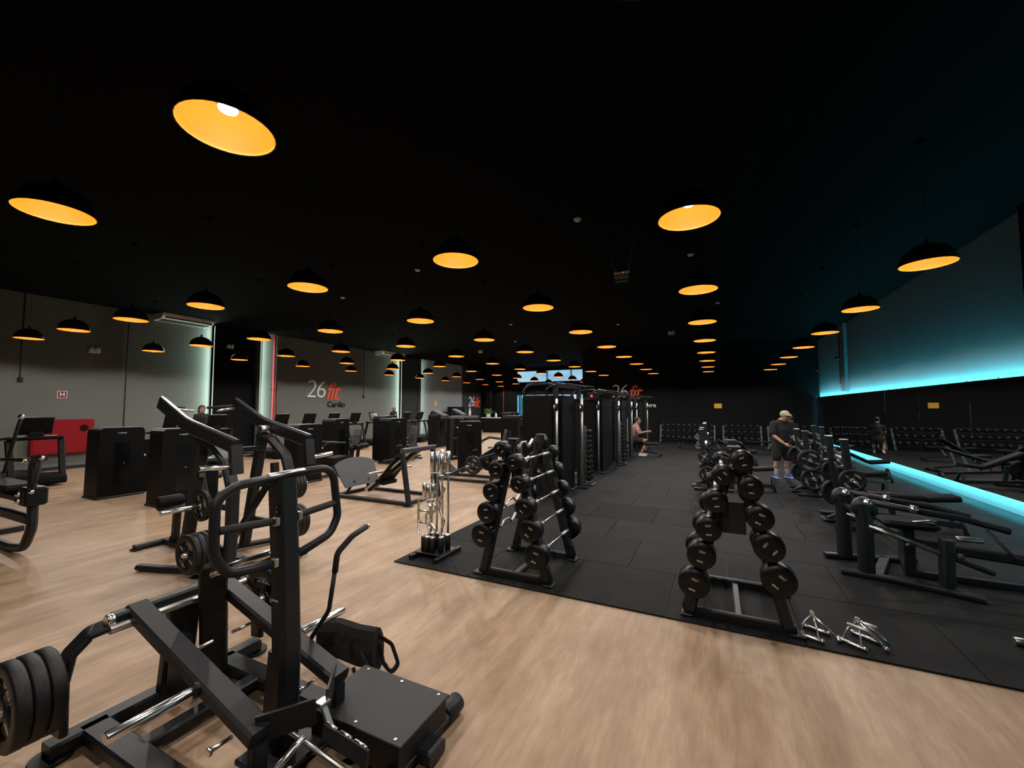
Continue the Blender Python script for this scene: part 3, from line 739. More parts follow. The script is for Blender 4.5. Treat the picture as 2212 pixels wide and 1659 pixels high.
# ---------------------------------------------------------------- selectorised machines
def shroud(x, y, W, D, H, rtop=.05):
    """tower panel: W along y, D along x, centred on x,y"""
    h = W / 2
    poly = [(-h, 0), (h, 0), (h * .97, H - rtop * 1.6), (h * .93, H - rtop * .5), (h * .86, H), (-h * .86, H), (-h * .93, H - rtop * .5), (-h * .97, H - rtop * 1.6)]
    return MB().prism(poly, (x, y, .03), (0, 1, 0), (0, 0, 1), D)
def selector(name, label, x, y, rz=0, W=.70, H=1.40, D=.42, seat=(.95, .42), back=None, roller=None, padm=PAD, lever=True, second=None):
    """local frame: broad panel faces +x, the user sits further along +y"""
    t = thing(name, label, 'gym machine', (x, y, 0), rz)
    shroud(0, 0, W, D, H).obj('weight_stack_shroud', PANEL, t)
    if second:
        MB().prism([(W / 2 + .04, .03), (W / 2 + second[0], .03), (W / 2 + second[0] - .03, second[1] - .06), (W / 2 + second[0] - .09, second[1]), (W / 2 + .04, second[1])], (-D * .1, 0, 0), (0, 1, 0), (0, 0, 1), D * .5).obj('cam_shroud', PANEL, t)
    MB().box((0, 0, H + .036), (D * .96, W * .84, .014), ch=.005).obj('top_cap', GREYM, t)
    MB().box((0, 0, .02), (D + .06, W + .04, .04), ch=.012).obj('tower_foot', FRAME, t)
    logo(t, (D / 2 + .002, 0, H - .07), FACE_PX, .035)
    MB().box((D / 2 + .001, 0, H * .5), (.004, W * .34, H * .62), ch=.002).obj('stack_window', DARKGLASS, t)
    st = MB()
    for i in range(10): st.box((D / 2 - .004, 0, H * .24 + i * .042), (.012, W * .27, .036), ch=.003)
    st.obj('weight_stack', GREYM, t)
    MB().cyl((D / 2 + .004, .02, H * .50), (D / 2 + .045, .02, H * .50), .012, 12).obj('selector_pin', CHROME, t)
    MB().bar((0, W / 2 - .05, .05), (0, W / 2 + seat[0] + .15, .05), .10, .06, ch=.012).obj('base_beam', FRAME, t)
    ys = W / 2 + seat[0] * .55
    MB().bar((-.24, W / 2 + seat[0] + .12, .04), (.24, W / 2 + seat[0] + .12, .04), .09, .05, ch=.012).obj('base_foot', FRAME, t)
    MB().box((.02, ys + .05, .028), (.34, .30, .02), ch=.008).obj('base_plate', GREYM, t)
    MB().bar((0, ys, .06), (0, ys + .02, seat[1]), .10, .12, up=(1, 0, 0)).obj('seat_post', FRAME, t)
    MB().tube([(0, ys - .20, seat[1] + .03), (0, ys + .24, seat[1] + .06)], rect(.34, .08, .03)).obj('seat', padm, t)
    MB().tube([(0, ys - .12, seat[1] - .03), (0, ys + .14, seat[1] - .02)], rect(.10, .05, .01)).obj('seat_bracket', FRAME, t)
    if back:
        MB().bar((0, ys + .30, .08), (0, ys + .36 + back * .1, .5 + back * .75), .08, .09, up=(1, 0, 0)).obj('back_post', FRAME, t)
        MB().tube([(0, ys + .20, seat[1] + .14), (0, ys + .22 + back * .12, seat[1] + .14 + back * .7)], rect(.30, .085, .035), up=(0, 1, 0)).obj('backrest', padm, t)
    if lever:
        MB().tube([(.20, W / 2 - .02, .80), (.22, W / 2 + .22, .92), (.22, ys + .12, .88)], .021, 12, fil=.08).obj('lever_arm', FRAME, t)
        MB().tube([(-.20, W / 2 - .02, .80), (-.22, W / 2 + .22, .92), (-.22, ys + .12, .88)], .021, 12, fil=.08).obj('lever_arm', FRAME, t)
        for s in (-1, 1):
            MB().cyl((s * .22, ys + .10, .88), (s * .10, ys + .14, .88), .018, 12).obj('handle', GRIP, t)
            MB().cyl((s * .10, ys + .14, .88), (s * .09, ys + .143, .88), .02, 12).obj('handle_cap', CHROME, t)
            MB().sphere((s * .21, W / 2 + .02, .80), .035, 12).obj('pivot_knob', CHROME, t)
    if roller:
        for s in (-1, 1):
            MB().lathe([(.02, 0), (.055, .008), (.062, .03), (.062, .18), (.055, .2), (.02, .205)], (s * .03, W / 2 + roller[0], roller[1]), (s, 0, 0), 16).obj('roller_pad', PAD, t)
        MB().bar((0, W / 2 - .02, .75), (0, W / 2 + roller[0], roller[1]), .06, .06, up=(1, 0, 0)).obj('roller_arm', FRAME, t)
        MB().lathe([(.02, 0), (.15, .005), (.17, .02), (.17, .05), (.15, .06)], (-.25, W / 2 + roller[0] * .4, .62), (1, 0, 0), 20).obj('cam_wheel', FRAME, t)
    return t
selector('hip_machine', 'black selector hip machine with a squat shroud near the red cabinet', -11.15, 4.26, 0, .74, 1.36, .55, (.80, .36), None, (.30, .30), PAD, True, (.50, 1.12))
selector('leg_curl_machine', 'black selector leg machine behind the high row machine', -9.25, 4.45, 0, .72, 1.37, .45, (.55, .40), None, (.28, .70), PADB)
selector('chest_press_machine', 'black selector machine with a free standing seat on a grey plate', -9.05, 7.02, 0, .68, 1.36, .50, (1.15, .43), None, None, PAD, True)
selector('arm_curl_machine', 'black selector machine with grey pads in front of the treadmills', -10.6, 9.35, R(8), .66, 1.42, .48, (.75, .50), .62, (.35, .55), PADG)
selector('shoulder_press_machine', 'black selector machine with a tall grey backrest behind the leg press', -9.55, 10.75, 0, .78, 1.42, .5, (.70, .44), .85, None, PADG)
selector('pec_machine', 'black selector machine beside the shoulder press tower', -10.3, 11.2, R(4), .70, 1.48, .5, (.62, .44), .6, None, PAD)
selector('adductor_machine', 'black selector machine in the far row by the light grey wall', -11.5, 15.9, 0, .74, 1.46, .5, (.80, .44), .6, (.3, .6), PADB)
selector('glute_machine', 'black selector machine next to the rear seated row', -8.9, 13.6, R(-6), .70, 1.45, .5, (.70, .44), .5, (.32, .7), PADB)
selector('lat_machine', 'black selector tower machine beside the reception desk', -8.6, 17.6, 0, .9, 1.55, .5, (.70, .44), .6, None, PADB)
selector('abdominal_machine', 'black selector tower by the cable station', -6.0, 12.6, R(5), .86, 1.5, .55, (.62, .44), .75, (.3, .7), PADB)
selector('leg_extension_machine', 'black selector machine with brown grey backrest behind the barbell rack', -6.55, 10.7, R(-60), .70, 1.36, .5, (.75, .44), .8, None, PADB)

# ---------------------------------------------------------------- treadmills: the console looks at the side wall, the hood at the room
def make_treadmill():
    t = thing('treadmill', 'x', 'treadmill', (0, 0, 0))
    # local: walker faces +x
    MB().prism([(-.30, .05), (.42, .05), (.47, .10), (.46, .20), (.36, .26), (-.10, .27), (-.30, .20)], (0, 0, 0), (1, 0, 0), (0, 0, 1), .86).obj('motor_hood', PANEL, t)
    MB().box((-1.02, 0, .14), (1.50, .60, .10), ch=.01).obj('deck', BLACK, t)
    MB().box((-1.02, 0, .192), (1.48, .52, .008), ch=.002).obj('belt', RUBBER, t)
    for s in (-1, 1):
        MB().box((-1.02, s * .36, .17), (1.50, .12, .10), ch=.02).obj('side_rail', GREYM, t)
        MB().tube([(.30, s * .40, .20), (.04, s * .42, 1.06)], rect(.05, .12, .02), up=(0, 1, 0)).obj('upright', PANEL, t)
        MB().tube([(.10, s * .42, 1.10), (-.20, s * .42, 1.10), (-.52, s * .40, 1.07)], oval(.045, .03), fil=.1).obj('handrail', PANEL, t)
        MB().cyl((-1.72, s * .34, .05), (-1.72, s * .40, .05), .05, 12).obj('wheel', RUBBER, t)
    MB().box((-1.74, 0, .12), (.10, .72, .14), ch=.03).obj('end_roller', BLACK, t)
    MB().box((.04, 0, 1.10), (.26, .90, .08), ch=.03).obj('dashboard', PANEL, t)
    for s in (-1, 1): MB().box((-.02, s * .26, 1.143), (.12, .20, .008), ch=.002).obj('tray', WHITEP, t)
    MB().bar((.02, 0, 1.13), (.04, 0, 1.26), .24, .06, up=(1, 0, 0)).obj('console_neck', BLACK, t)
    rot = Matrix.Rotation(R(20), 3, 'Y')
    MB().box((.06, 0, 1.385), (.045, .54, .42), ch=.012, M=rot).obj('console', PANEL, t)
    MB().box((.036, 0, 1.395), (.006, .46, .33), ch=.002, M=rot).obj('screen', DARKGLASS, t)
    MB().box((.132, 0, 1.585), (.05, .48, .006), ch=.002, M=rot).obj('console_top', GREYM, t)
    return t
tmill = make_treadmill()
TM = [(3.95, 'black treadmill in front of the red hydrant cabinet'), (6.7, 'black treadmill behind the selector leg machine'), (7.85, 'black treadmill with a woman walking on it'),
      (10.05, 'first black treadmill from the red riser pipes'), (11.2, 'second black treadmill from the red riser pipes'),
      (12.35, 'third black treadmill from the red riser pipes'), (13.5, 'fourth black treadmill from the red riser pipes'),
      (16.9, 'black treadmill with a man walking on it, near the end of the cardio wall'), (17.95, 'black treadmill in front of the navy wall bay'),
      (19.1, 'black treadmill next to the far light grey wall panel'), (20.2, 'last black treadmill, closest to the lobby')]
for i, (y, lab) in enumerate(TM):
    if i == 0: tmill.location = (-14.2, y, 0); tmill['label'] = lab
    else: copy_tree(tmill, None, (-14.2, y, 0), label=lab)
bk = copy_tree(tmill, None, (-14.9, 15.45, 0), math.pi, label='black treadmill turned towards the cardio wall')

# ---------------------------------------------------------------- rear plate loaded leg press / hack machine with grey foot plate
lp_ = thing('leg_press_machine', 'plate loaded leg press with a large grey curved foot plate', 'gym machine', (-6.0, 6.6, 0))
def L(mb, name, m=FRAME): return mb.obj(name, m, lp_, w=True)
y0, y1 = 6.15, 7.05
for y in (y0, y1): L(MB().bar((-6.95, y, .04), (-5.10, y, .04), .08, .06, ch=.012), 'base_rail')
for x in (-6.92, -5.13): L(MB().bar((x, y0, .04), (x, y1, .04), .08, .06, ch=.012), 'cross_rail')
arc = [(-.46, -.30), (.46, -.30), (.54, .20), (.40, .27), (.20, .315), (0, .33), (-.20, .315), (-.40, .27), (-.54, .20)]
L(MB().prism(arc, (-6.80, 6.6, .46), (0, 1, 0), (-.5, 0, .87), .022), 'foot_plate', PADG)
L(MB().bar((-6.80, 6.30, .06), (-6.70, 6.42, .30), .07, .05), 'plate_strut')
L(MB().bar((-6.80, 6.90, .06), (-6.70, 6.78, .30), .07, .05), 'plate_strut')
for s in (-1, 1):
    L(MB().cyl((-6.42, 6.6 + s * .16, .14), (-5.20, 6.6 + s * .16, 1.02), .026, 14), 'guide_rod', CHROME)
    L(MB().tube([(-5.06, 6.6 + s * .46, .03), (-5.22, 6.6 + s * .46, .95)], rect(.10, .08, .02), up=(0, 1, 0)), 'upright')
    L(MB().cyl((-5.07, 6.6 + s * .46, 0), (-5.07, 6.6 + s * .46, .02), .10, 18), 'rubber_foot', RUBBER)
    L(MB().cyl((-5.9, 6.6 + s * .25, .55), (-5.9, 6.6 + s * .62, .55), .025, 14), 'loading_horn', STEEL)
    L(MB().cyl((-5.6, 6.6 + s * .25, .80), (-5.6, 6.6 + s * .55, .80), .020, 14), 'side_handle', GRIP)
L(MB().bar((-5.20, 6.1, 1.0), (-5.20, 7.1, 1.0), .10, .09, ch=.015), 'top_beam', GREYM)
L(MB().bar((-6.45, 6.6, .10), (-5.2, 6.6, .98), .12, .06), 'sled_rail')
L(MB().tube([(-6.02, 6.6, .36), (-5.55, 6.6, .86)], rect(.46, .07, .03), up=(0, 0, 1)), 'back_pad', PAD)
L(MB().tube([(-5.56, 6.6, .88), (-5.36, 6.6, 1.06)], rect(.30, .07, .03), up=(0, 0, 1)), 'head_pad', PAD)
L(MB().bar((-6.12, 6.6, .34), (-5.92, 6.6, .30), .40, .07), 'seat_pad', PAD)
for s in (-1, 1): L(MB().box((-5.52, 6.6 + s * .20, 1.02), (.12, .12, .14), ch=.03), 'shoulder_pad', PAD)

# second leg press, with plates, behind the barbell rack
l2 = thing('hack_squat_machine', 'plate loaded hack squat machine behind the bar holder', 'gym machine', (-5.4, 9.1, 0))
def L2(mb, name, m=FRAME): return mb.obj(name, m, l2, w=True)
for y in (8.75, 9.45): L2(MB().bar((-6.5, y, .04), (-4.7, y, .04), .07, .06, ch=.012), 'base_rail')
for x in (-6.45, -4.75): L2(MB().bar((x, 8.72, .04), (x, 9.48, .04), .07, .06, ch=.012), 'cross_rail')
L2(MB().prism([(-.30, -.22), (.30, -.22), (.30, .22), (-.30, .22)], (-6.25, 9.1, .22), (0, 1, 0), (-.8, 0, .6), .03), 'foot_plate')
for s in (-1, 1):
    y = 9.1 + s * .28
    L2(MB().tube([(-6.0, y, .12), (-5.6, y, .30), (-5.0, y, .62), (-4.55, y, .74)], rect(.06, .09, .015), fil=.15, up=(0, 1, 0)), 'guide_rail')
    L2(MB().bar((-4.80, y, .05), (-4.72, y, .70), .07, .09, up=(0, 1, 0)), 'upright')
    L2(MB().cyl((-5.25, y, .42), (-5.25, y + s * .42, .42), .025, 14), 'loading_horn', CHROME)
    L2(MB().cyl((-5.2, y, .78), (-5.2, y + s * .2, .78), .018, 12), 'handle', GRIP)
L2(MB().tube([(-5.45, 9.1, .42), (-4.75, 9.1, .84)], rect(.40, .07, .03), up=(0, 0, 1)), 'back_pad', PAD)
L2(MB().bar((-4.55, 8.75, .76), (-4.55, 9.45, .76), .08, .08, ch=.012), 'top_beam', GREYM)
plates(20, 1, (-5.25, 8.76, .42), (0, -1, 0), 'black plate with white spokes on the hack squat machine', None)
plates(20, 1, (-5.25, 9.44, .42), (0, 1, 0), 'black plate on the far side of the hack squat machine', None)

# tall preacher style station further back
tw = thing('t_bar_row_machine', 'chest supported row machine with a tall black frame and pale top beam', 'gym machine', (-8.1, 12.4, 0))
def TW(mb, name, m=FRAME): return mb.obj(name, m, tw, w=True)
TW(MB().bar((-8.2, 11.9, .05), (-8.2, 13.0, .05), .10, .07), 'base_rail')
TW(MB().bar((-8.2, 12.4, .05), (-7.0, 12.3, .05), .10, .07), 'base_rail')
for s in (-1, 1): TW(MB().bar((-8.2, 12.4 + s * .28, .06), (-8.15, 12.4 + s * .24, 1.42), .10, .12, up=(0, 1, 0)), 'upright')
TW(MB().bar((-8.75, 12.35, 1.46), (-7.3, 12.45, 1.50), .10, .07), 'top_beam', STEEL)
TW(MB().tube([(-8.95, 12.2, 1.70), (-8.45, 12.2, 1.50)], rect(.32, .07, .03)), 'arm_pad', PADG)
TW(MB().tube([(-8.45, 12.7, 1.74), (-8.0, 12.7, 1.54)], rect(.28, .07, .03)), 'arm_pad', PADG)
TW(MB().tube([(-8.1, 12.4, .40), (-7.5, 12.4, .10)], rect(.08, .06, .01)), 'brace')
TW(MB().box((-8.2, 12.4, .72), (.18, .45, .05), ch=.01), 'shelf', FRAME)
TW(MB().tube([(-8.15, 12.66, .90), (-7.55, 12.3, .12)], rect(.012, .25, .004)), 'gusset')
for s in (-1, 1): TW(MB().cyl((-8.0, 12.4 + s * .3, 1.15), (-7.75, 12.4 + s * .42, 1.1), .018, 10), 'handle', CHROME)
bt = thing('spray_bottle', 'white plastic bottle standing on the pale top beam of the row machine', 'bottle', (-7.62, 12.43, 1.53))
MB().lathe([(.035, 0), (.04, .01), (.04, .15), (.018, .20), (.016, .24)], n=14).obj('body', WHITEP, bt)
MB().cyl((0, 0, .24), (0, 0, .28), .02, 12).obj('cap', WHITEP, bt)

# machine cut by the frame edge
lm = thing('bicep_bench_machine', 'black machine with a curved tube base beside the belt squat machine', 'gym machine', (-8.2, 2.1, 0))
def LM(mb, name, m=FRAME): return mb.obj(name, m, lm, w=True)
LM(MB().tube([(-7.42, 2.08, .70), (-7.40, 2.08, .36), (-7.60, 2.08, .10), (-8.0, 2.08, .05), (-9.2, 2.08, .05)], rect(.09, .09, .025), fil=.22, up=(0, 1, 0)), 'base_tube')
LM(MB().bar((-7.44, 2.08, .46), (-9.2, 2.08, .46), .10, .12, ch=.02), 'lower_beam')
LM(MB().box((-7.42, 2.08, .74), (.22, .20, .22), ch=.02), 'joint_block', BLACK)
LM(MB().bar((-7.5, 2.08, .68), (-9.2, 2.08, .68), .09, .09, ch=.02), 'seat_beam')
LM(MB().tube([(-7.40, 2.06, .78), (-7.42, 2.06, 1.10), (-7.36, 2.06, 1.19), (-7.12, 2.06, 1.21)], rect(.08, .07, .02), fil=.08, up=(0, 1, 0)), 'upright')
LM(MB().cyl((-9.0, 2.02, 1.10), (-7.46, 2.02, 1.17), .022, 14), 'cross_tube')
for p in ((-7.48, 2.0, 1.16), (-7.42, 1.96, .78), (-7.42, 1.96, .70)): LM(MB().sphere(p, .034, 12), 'chrome_cap', CHROME)
LM(MB().tube([(-7.10, 2.04, 1.20), (-7.16, 2.02, .95), (-7.22, 2.0, .80)], .016, 12), 'handle', GRIP)
for p in ((-7.10, 2.04, 1.215), (-7.20, 2.0, .82)): LM(MB().sphere(p, .028, 12), 'chrome_cap', CHROME)
LM(MB().box((-8.3, 2.08, .80), (1.0, .32, .09), ch=.03), 'bench_pad', PAD)
LM(MB().tube([(-8.9, 2.2, .9), (-8.5, 2.2, 1.55), (-8.42, 2.2, 1.66)], .02, 12), 'tall_handle', GRIP)
LM(MB().sphere((-8.41, 2.2, 1.68), .035, 12), 'chrome_cap', CHROME)
LM(MB().bar((-9.2, 1.7, .04), (-9.2, 2.5, .04), .09, .07), 'base_rail')

# ---------------------------------------------------------------- cable stations in a line along the rubber floor
def station(y0, ln, label, screen=False, hi=2.02):
    t = thing('cable_station', label, 'cable machine', (-3.1, y0, .016))
    # end panel facing the aisle end, local x across, y along the line
    MB().prism([(-.50, .04), (.14, .04), (.14, hi), (-.46, hi), (-.50, hi - .05)], (0, .12, 0), (1, 0, 0), (0, 0, 1), .24).obj('weight_stack_shroud', PANEL, t)
    MB().box((-.18, .12, hi + .012), (.62, .26, .022), ch=.006).obj('shroud_cap', GREYM, t)
    MB().prism([(.26, .04), (.26 + ln * .66, .04), (.26 + ln * .66, hi + .02), (.26, hi + .02)], (.20, 0, 0), (0, 1, 0), (0, 0, 1), .20).obj('weight_stack_shroud', PANEL, t)
    MB().cyl((.24, .06, .08), (.24, .06, hi - .05), .027, 16).obj('guide_column', STEEL, t)
    MB().cyl((.46, ln - .10, .08), (.46, ln - .10, hi - .02), .027, 16).obj('guide_column', STEEL, t)
    MB().bar((.17, .20, .03), (.17, .20, 2.30), .10, .09, up=(0, 1, 0)).obj('main_post', FRAME, t)
    MB().bar((.36, ln, .03), (.36, ln, 2.26), .09, .09, up=(0, 1, 0)).obj('main_post', FRAME, t)
    MB().bar((-.55, .06, .02), (.42, .06, .02), .12, .04, ch=.012).obj('base_foot', FRAME, t)
    MB().bar((-.10, ln, .02), (.56, ln, .02), .14, .04, ch=.012).obj('base_foot', FRAME, t)
    MB().bar((.18, .06, .02), (.30, ln, .02), .10, .04, ch=.012).obj('base_spine', FRAME, t)
    MB().tube([(-.52, .12, hi - .02), (-.52, .12, 2.16), (-.40, .12, 2.27), (.0, .18, 2.29), (.36, ln, 2.27)], .024, 12, fil=.14).obj('top_tube', FRAME, t)
    MB().tube([(.0, .10, hi), (.02, .05, 2.16), (.14, .04, 2.24), (.20, .20, 2.26)], .022, 12, fil=.09).obj('top_tube', FRAME, t)
    MB().tube([(.17, .2, 2.27), (.36, ln, 2.24)], rect(.07, .09, .012)).obj('top_beam', FRAME, t)
    MB().tube([(.10, ln * .55, 2.24), (.30, ln * .50, 2.30), (.62, ln * .48, 2.24), (.72, ln * .46, 2.20)], .017, 10, fil=.06).obj('pull_up_grip', GRIP, t)
    MB().tube([(.22, ln * .9, 2.26), (.60, ln * .92, 2.26), (.74, ln * .93, 2.24)], .017, 10, fil=.06).obj('pull_up_grip', GRIP, t)
    for (x, y, z) in ((.24, .04, 1.80), (.46, ln - .10, 1.78)):
        MB().box((x, y - .04, z), (.09, .10, .16), ch=.02).obj('pulley_carriage', BLACK, t)
        MB().lathe([(.012, -.012), (.05, -.012), (.044, 0), (.05, .012), (.012, .012)], (x, y - .10, z), (1, 0, 0), 18).obj('pulley', STEEL, t)
        MB().cyl((x, y - .10, z - .04), (x, y - .10, z - .18), .006, 8).obj('cable', BLACK, t)
    MB().box((-.45, .02, hi - .07), (.10, .02, .10), ch=.004).obj('instruction_label', BLACK, t)
    if screen:
        MB().box((.10, -.06, 2.10), (.24, .10, .22), ch=.02).obj('timer_housing', BLACK, t)
        s = MB().box((.10, -.112, 2.11), (.055, .004, .07), ch=.002).obj('timer_screen', REDLED, t)
    return t
station(7.95, 1.20, 'tall black cable station with pull-up grips behind the barbell rack')
station(11.35, 1.85, 'tall black cable station with a small red timer screen', True)
station(14.1, 1.35, 'tall black cable station beside the seated man')
station(17.75, 1.6, 'tall black cable station closest to the black rear wall')

# ---------------------------------------------------------------- dumbbells
def dumb_proto(r, L):
    d = thing('dumbbell', 'd', 'dumbbell', (0, 0, -40))
    MB().cyl((0, -L * .25, 0), (0, L * .25, 0), .016, 10).obj('handle', CHROME, d)
    hm = MB().lathe([(r * .8, -L * .12), (r, -L * .09), (r, L * .10), (r * .86, L * .125), (r * .3, L * .122)], ax=(0, 1, 0), n=18).mesh('head', URETH)
    cm = MB().lathe([(r * .30, 0), (r * .30, .004)], ax=(0, 1, 0), n=12).mesh('end_disc', CHROME)
    for s in (-1, 1):
        h = link('head', hm, d, (0, s * L * .375, 0), 0 if s > 0 else math.pi)
        link('end_disc', cm, h, (0, L * .122, 0))
    return d
DB = {}
def dumbbell(r, L, loc, rz, label, group):
    k = (r, L)
    if k not in DB:
        DB[k] = dumb_proto(r, L); d = DB[k]; d.location = loc; d.rotation_euler = (0, 0, rz); d['label'] = label; d['group'] = group; return d
    d = copy_tree(DB[k], None, loc, rz, label); d['group'] = group
    return d
def db_tower(x, y, n, label, dl, grp):
    t = thing('dumbbell_tower', label, 'dumbbell rack', (x, y, .016))
    MB().box((0, 0, .02), (.44, .40, .04), ch=.015).obj('base', FRAME, t)
    H = .12 + n * .118
    MB().bar((0, 0, .04), (0, 0, H + .06), .07, .07, up=(0, 1, 0)).obj('post', STEEL, t)
    cm = MB().prism([(0, -.02), (.10, -.02), (.115, .02), (.10, .0), (.05, -.008), (.02, .0), (0, .02)], (0, 0, 0), (1, 0, 0), (0, 0, 1), .06).mesh('cradle', FRAME)
    for i in range(n):
        z = .14 + i * .118; r = .062 if i < 3 else (.056 if i < 7 else .048)
        for s in (-1, 1):
            c = link('cradle', cm, t, (s * .035, 0, z)); c.scale = (s, 1, 1)
            dumbbell(r, .24 if i < 5 else .20, (x + s * .10, y, .016 + z + .022), 0, dl, grp)
db_tower(-2.74, 9.62, 10, 'vertical dumbbell tower beside the nearest cable station', 'small black dumbbell on the vertical tower beside the nearest cable station', 'dumbbells on the first vertical tower')
db_tower(-2.72, 13.62, 10, 'vertical dumbbell tower behind the red timer station', 'small black dumbbell on the vertical tower behind the red timer station', 'dumbbells on the second vertical tower')
db_tower(-3.15, 17.3, 10, 'vertical dumbbell tower behind the seated man', 'small black dumbbell on the vertical tower behind the seated man', 'dumbbells on the third vertical tower')
def db_rack(x0, x1, y, label, dl, grp):
    t = thing('dumbbell_rack', label, 'dumbbell rack', ((x0 + x1) / 2, y, .016))
    w = x1 - x0
    for s in (-1, 1):
        MB().tube([(s * w / 2, -.30, .03), (s * w / 2, .10, .90)], rect(.06, .09, .012), up=(1, 0, 0)).obj('side_post', GREYM, t)
        MB().bar((s * w / 2, -.38, .025), (s * w / 2, .30, .025), .07, .05).obj('foot', FRAME, t)
    n = int(w / .235)
    for k, (yy, z) in enumerate(((-.22, .22), (-.08, .52), (.06, .80))):
        for o in (-.09, .09):
            MB().bar((-w / 2, yy + o, z - o * -.25), (w / 2, yy + o, z - o * -.25), .04, .03).obj('shelf_rail', FRAME, t)
        for i in range(n):
            xx = -w / 2 + .12 + i * (w - .24) / (n - 1)
            dumbbell(.088 if k == 0 else .078, .34, ((x0 + x1) / 2 + xx, y + yy, .016 + z + .10), 0, dl, grp)
db_rack(-2.48, .02, 23.0, 'long three tier dumbbell rack against the black rear wall', 'black round head dumbbell on the long rear rack', 'dumbbells on the long rear rack')
db_rack(.42, 2.0, 23.0, 'shorter three tier dumbbell rack behind the standing man', 'black round head dumbbell on the shorter rear rack', 'dumbbells on the shorter rear rack')
db_rack(2.3, 4.1, 23.0, 'three tier dumbbell rack in the mirror corner', 'black round head dumbbell on the mirror corner rack', 'dumbbells on the mirror corner rack')

# ---------------------------------------------------------------- benches
def flat_bench(x, y, rz, label, inc=0):
    t = thing('adjustable_bench', label, 'bench', (x, y, .016), rz, None)
    MB().bar((-.62, 0, .10), (.55, 0, .26), .06, .06).obj('spine', FRAME, t)
    MB().tube([(-.66, -.26, .03), (-.66, .26, .03)], rect(.06, .06, .012)).obj('rear_foot', FRAME, t)
    MB().tube([(.52, -.20, .03), (.55, -.05, .26), (.55, .05, .26), (.52, .20, .03)], .022, 10, fil=.08, up=(1, 0, 0)).obj('front_leg', FRAME, t)
    MB().cyl((-.70, -.22, .045), (-.70, -.16, .045), .045, 14).obj('wheel', RUBBER, t)
    MB().cyl((-.70, .16, .045), (-.70, .22, .045), .045, 14).obj('wheel', RUBBER, t)
    MB().tube([(.22, 0, .44), (.58, 0, .46)], rect(.28, .07, .03)).obj('seat_pad', PAD, t)
    a = R(inc)
    MB().tube([(.18, 0, .45), (.18 - .82 * math.cos(a), 0, .45 + .82 * math.sin(a))], rect(.28, .07, .03)).obj('back_pad', PAD, t)
    MB().bar((.38, 0, .24), (.38, 0, .42), .06, .06, up=(0, 1, 0)).obj('seat_post', FRAME, t)
    MB().bar((-.15, 0, .16), (-.28, 0, .43 + .46 * math.sin(a)), .05, .05, up=(0, 1, 0)).obj('back_stay', STEEL, t)
flat_bench(-.85, 19.8, R(180), 'low flat bench in front of the long rear dumbbell rack')
flat_bench(.35, 18.2, R(10), 'flat bench between the long rear rack and the incline stations', 0)
flat_bench(1.7, 18.9, R(185), 'flat bench in front of the shorter rear rack', 0)
flat_bench(2.6, 16.0, R(170), 'adjustable bench behind the standing man with a raised back', 35)
flat_bench(2.9, 14.4, R(200), 'adjustable bench by the mirror behind the standing man', 20)
flat_bench(-2.5, 16.3, R(180), 'flat bench under the seated man', 0)

def olympic(x, y, rz, label, plabel, kgs=(20, 10), rear_lean=.10):
    t = thing('olympic_bench', label, 'bench', (x, y, .016), rz)
    M3 = Matrix.Rotation(rz, 3, 'Z')
    for s in (-1, 1):
        MB().tube([(.10, s * .46, .03), (-.02, s * .46, .80), (-.06, s * .46, 1.30)], rect(.10, .10, .02), up=(0, 1, 0)).obj('upright', FRAME, t)
        MB().box((-.06, s * .46, 1.31), (.10, .12, .02), ch=.006).obj('end_cap', STEEL, t)
        MB().bar((-.22, s * .46, .025), (.55, s * .46, .025), .13, .05, ch=.012).obj('base_foot', FRAME, t)
        for z in (1.12, .92): MB().prism([(0, -.03), (-.13, -.03), (-.16, .05), (-.14, .05), (-.10, .0), (0, .02)], (-.03, s * .46, z), (1, 0, 0), (0, 0, 1), .05).obj('bar_hook', STEEL, t)
        for z, kg in ((.36, kgs[0]), (.72, kgs[1])):
            xx = .05 if z < .5 else 0
            MB().cyl((xx, s * .50, z), (xx, s * .76, z), .025, 14).obj('storage_horn', CHROME, t)
            base = V((x, y, .016)) + M3 @ V((xx, s * .53, z)); d = M3 @ V((0, s, 0))
            if kg: plate(kg, base + d * PSPEC[kg][1] * .5, d, plabel, plabel.replace('plate', 'plates', 1), random.uniform(-.6, .6))
    MB().bar((.02, -.46, .18), (.02, .46, .18), .08, .07).obj('cross_brace', FRAME, t)
    MB().bar((.02, -.46, .98), (.02, .46, .98), .06, .05).obj('cross_brace', STEEL, t)
    MB().bar((.04, 0, .18), (1.35, 0, .10), .08, .08).obj('spine', FRAME, t)
    MB().tube([(1.32, -.22, .02), (1.30, -.06, .30), (1.30, .06, .30), (1.32, .22, .02)], .025, 10, fil=.1, up=(1, 0, 0)).obj('front_leg', FRAME, t)
    MB().bar((.60, 0, .14), (.55, 0, .50), .07, .07, up=(0, 1, 0)).obj('pad_post', FRAME, t)
    MB().tube([(.92, 0, .46), (.30, 0, .46 + .62 * math.tan(R(28 if rear_lean > .05 else 0)))], rect(.28, .075, .03)).obj('back_pad', PAD, t)
    MB().tube([(.95, 0, .45), (1.32, 0, .49)], rect(.30, .075, .03)).obj('seat_pad', PAD, t)
    MB().box((-.20, 0, .03), (.16, .30, .02), ch=.006).obj('spotter_plate', RUBBER, t)
    MB().bar((-.20, 0, .04), (.02, 0, .16), .06, .04).obj('spotter_stay', FRAME, t)
    return t
olympic(1.80, 8.25, 0, 'black bench press station beside the lever machine on the mirror side', 'black plate stored on the bench press station beside the lever machine', (20, 10), 0)
olympic(1.72, 10.75, 0, 'black bench press station between the lever machine and the standing man', 'black plate stored on the middle bench press station', (20, 20), 0)
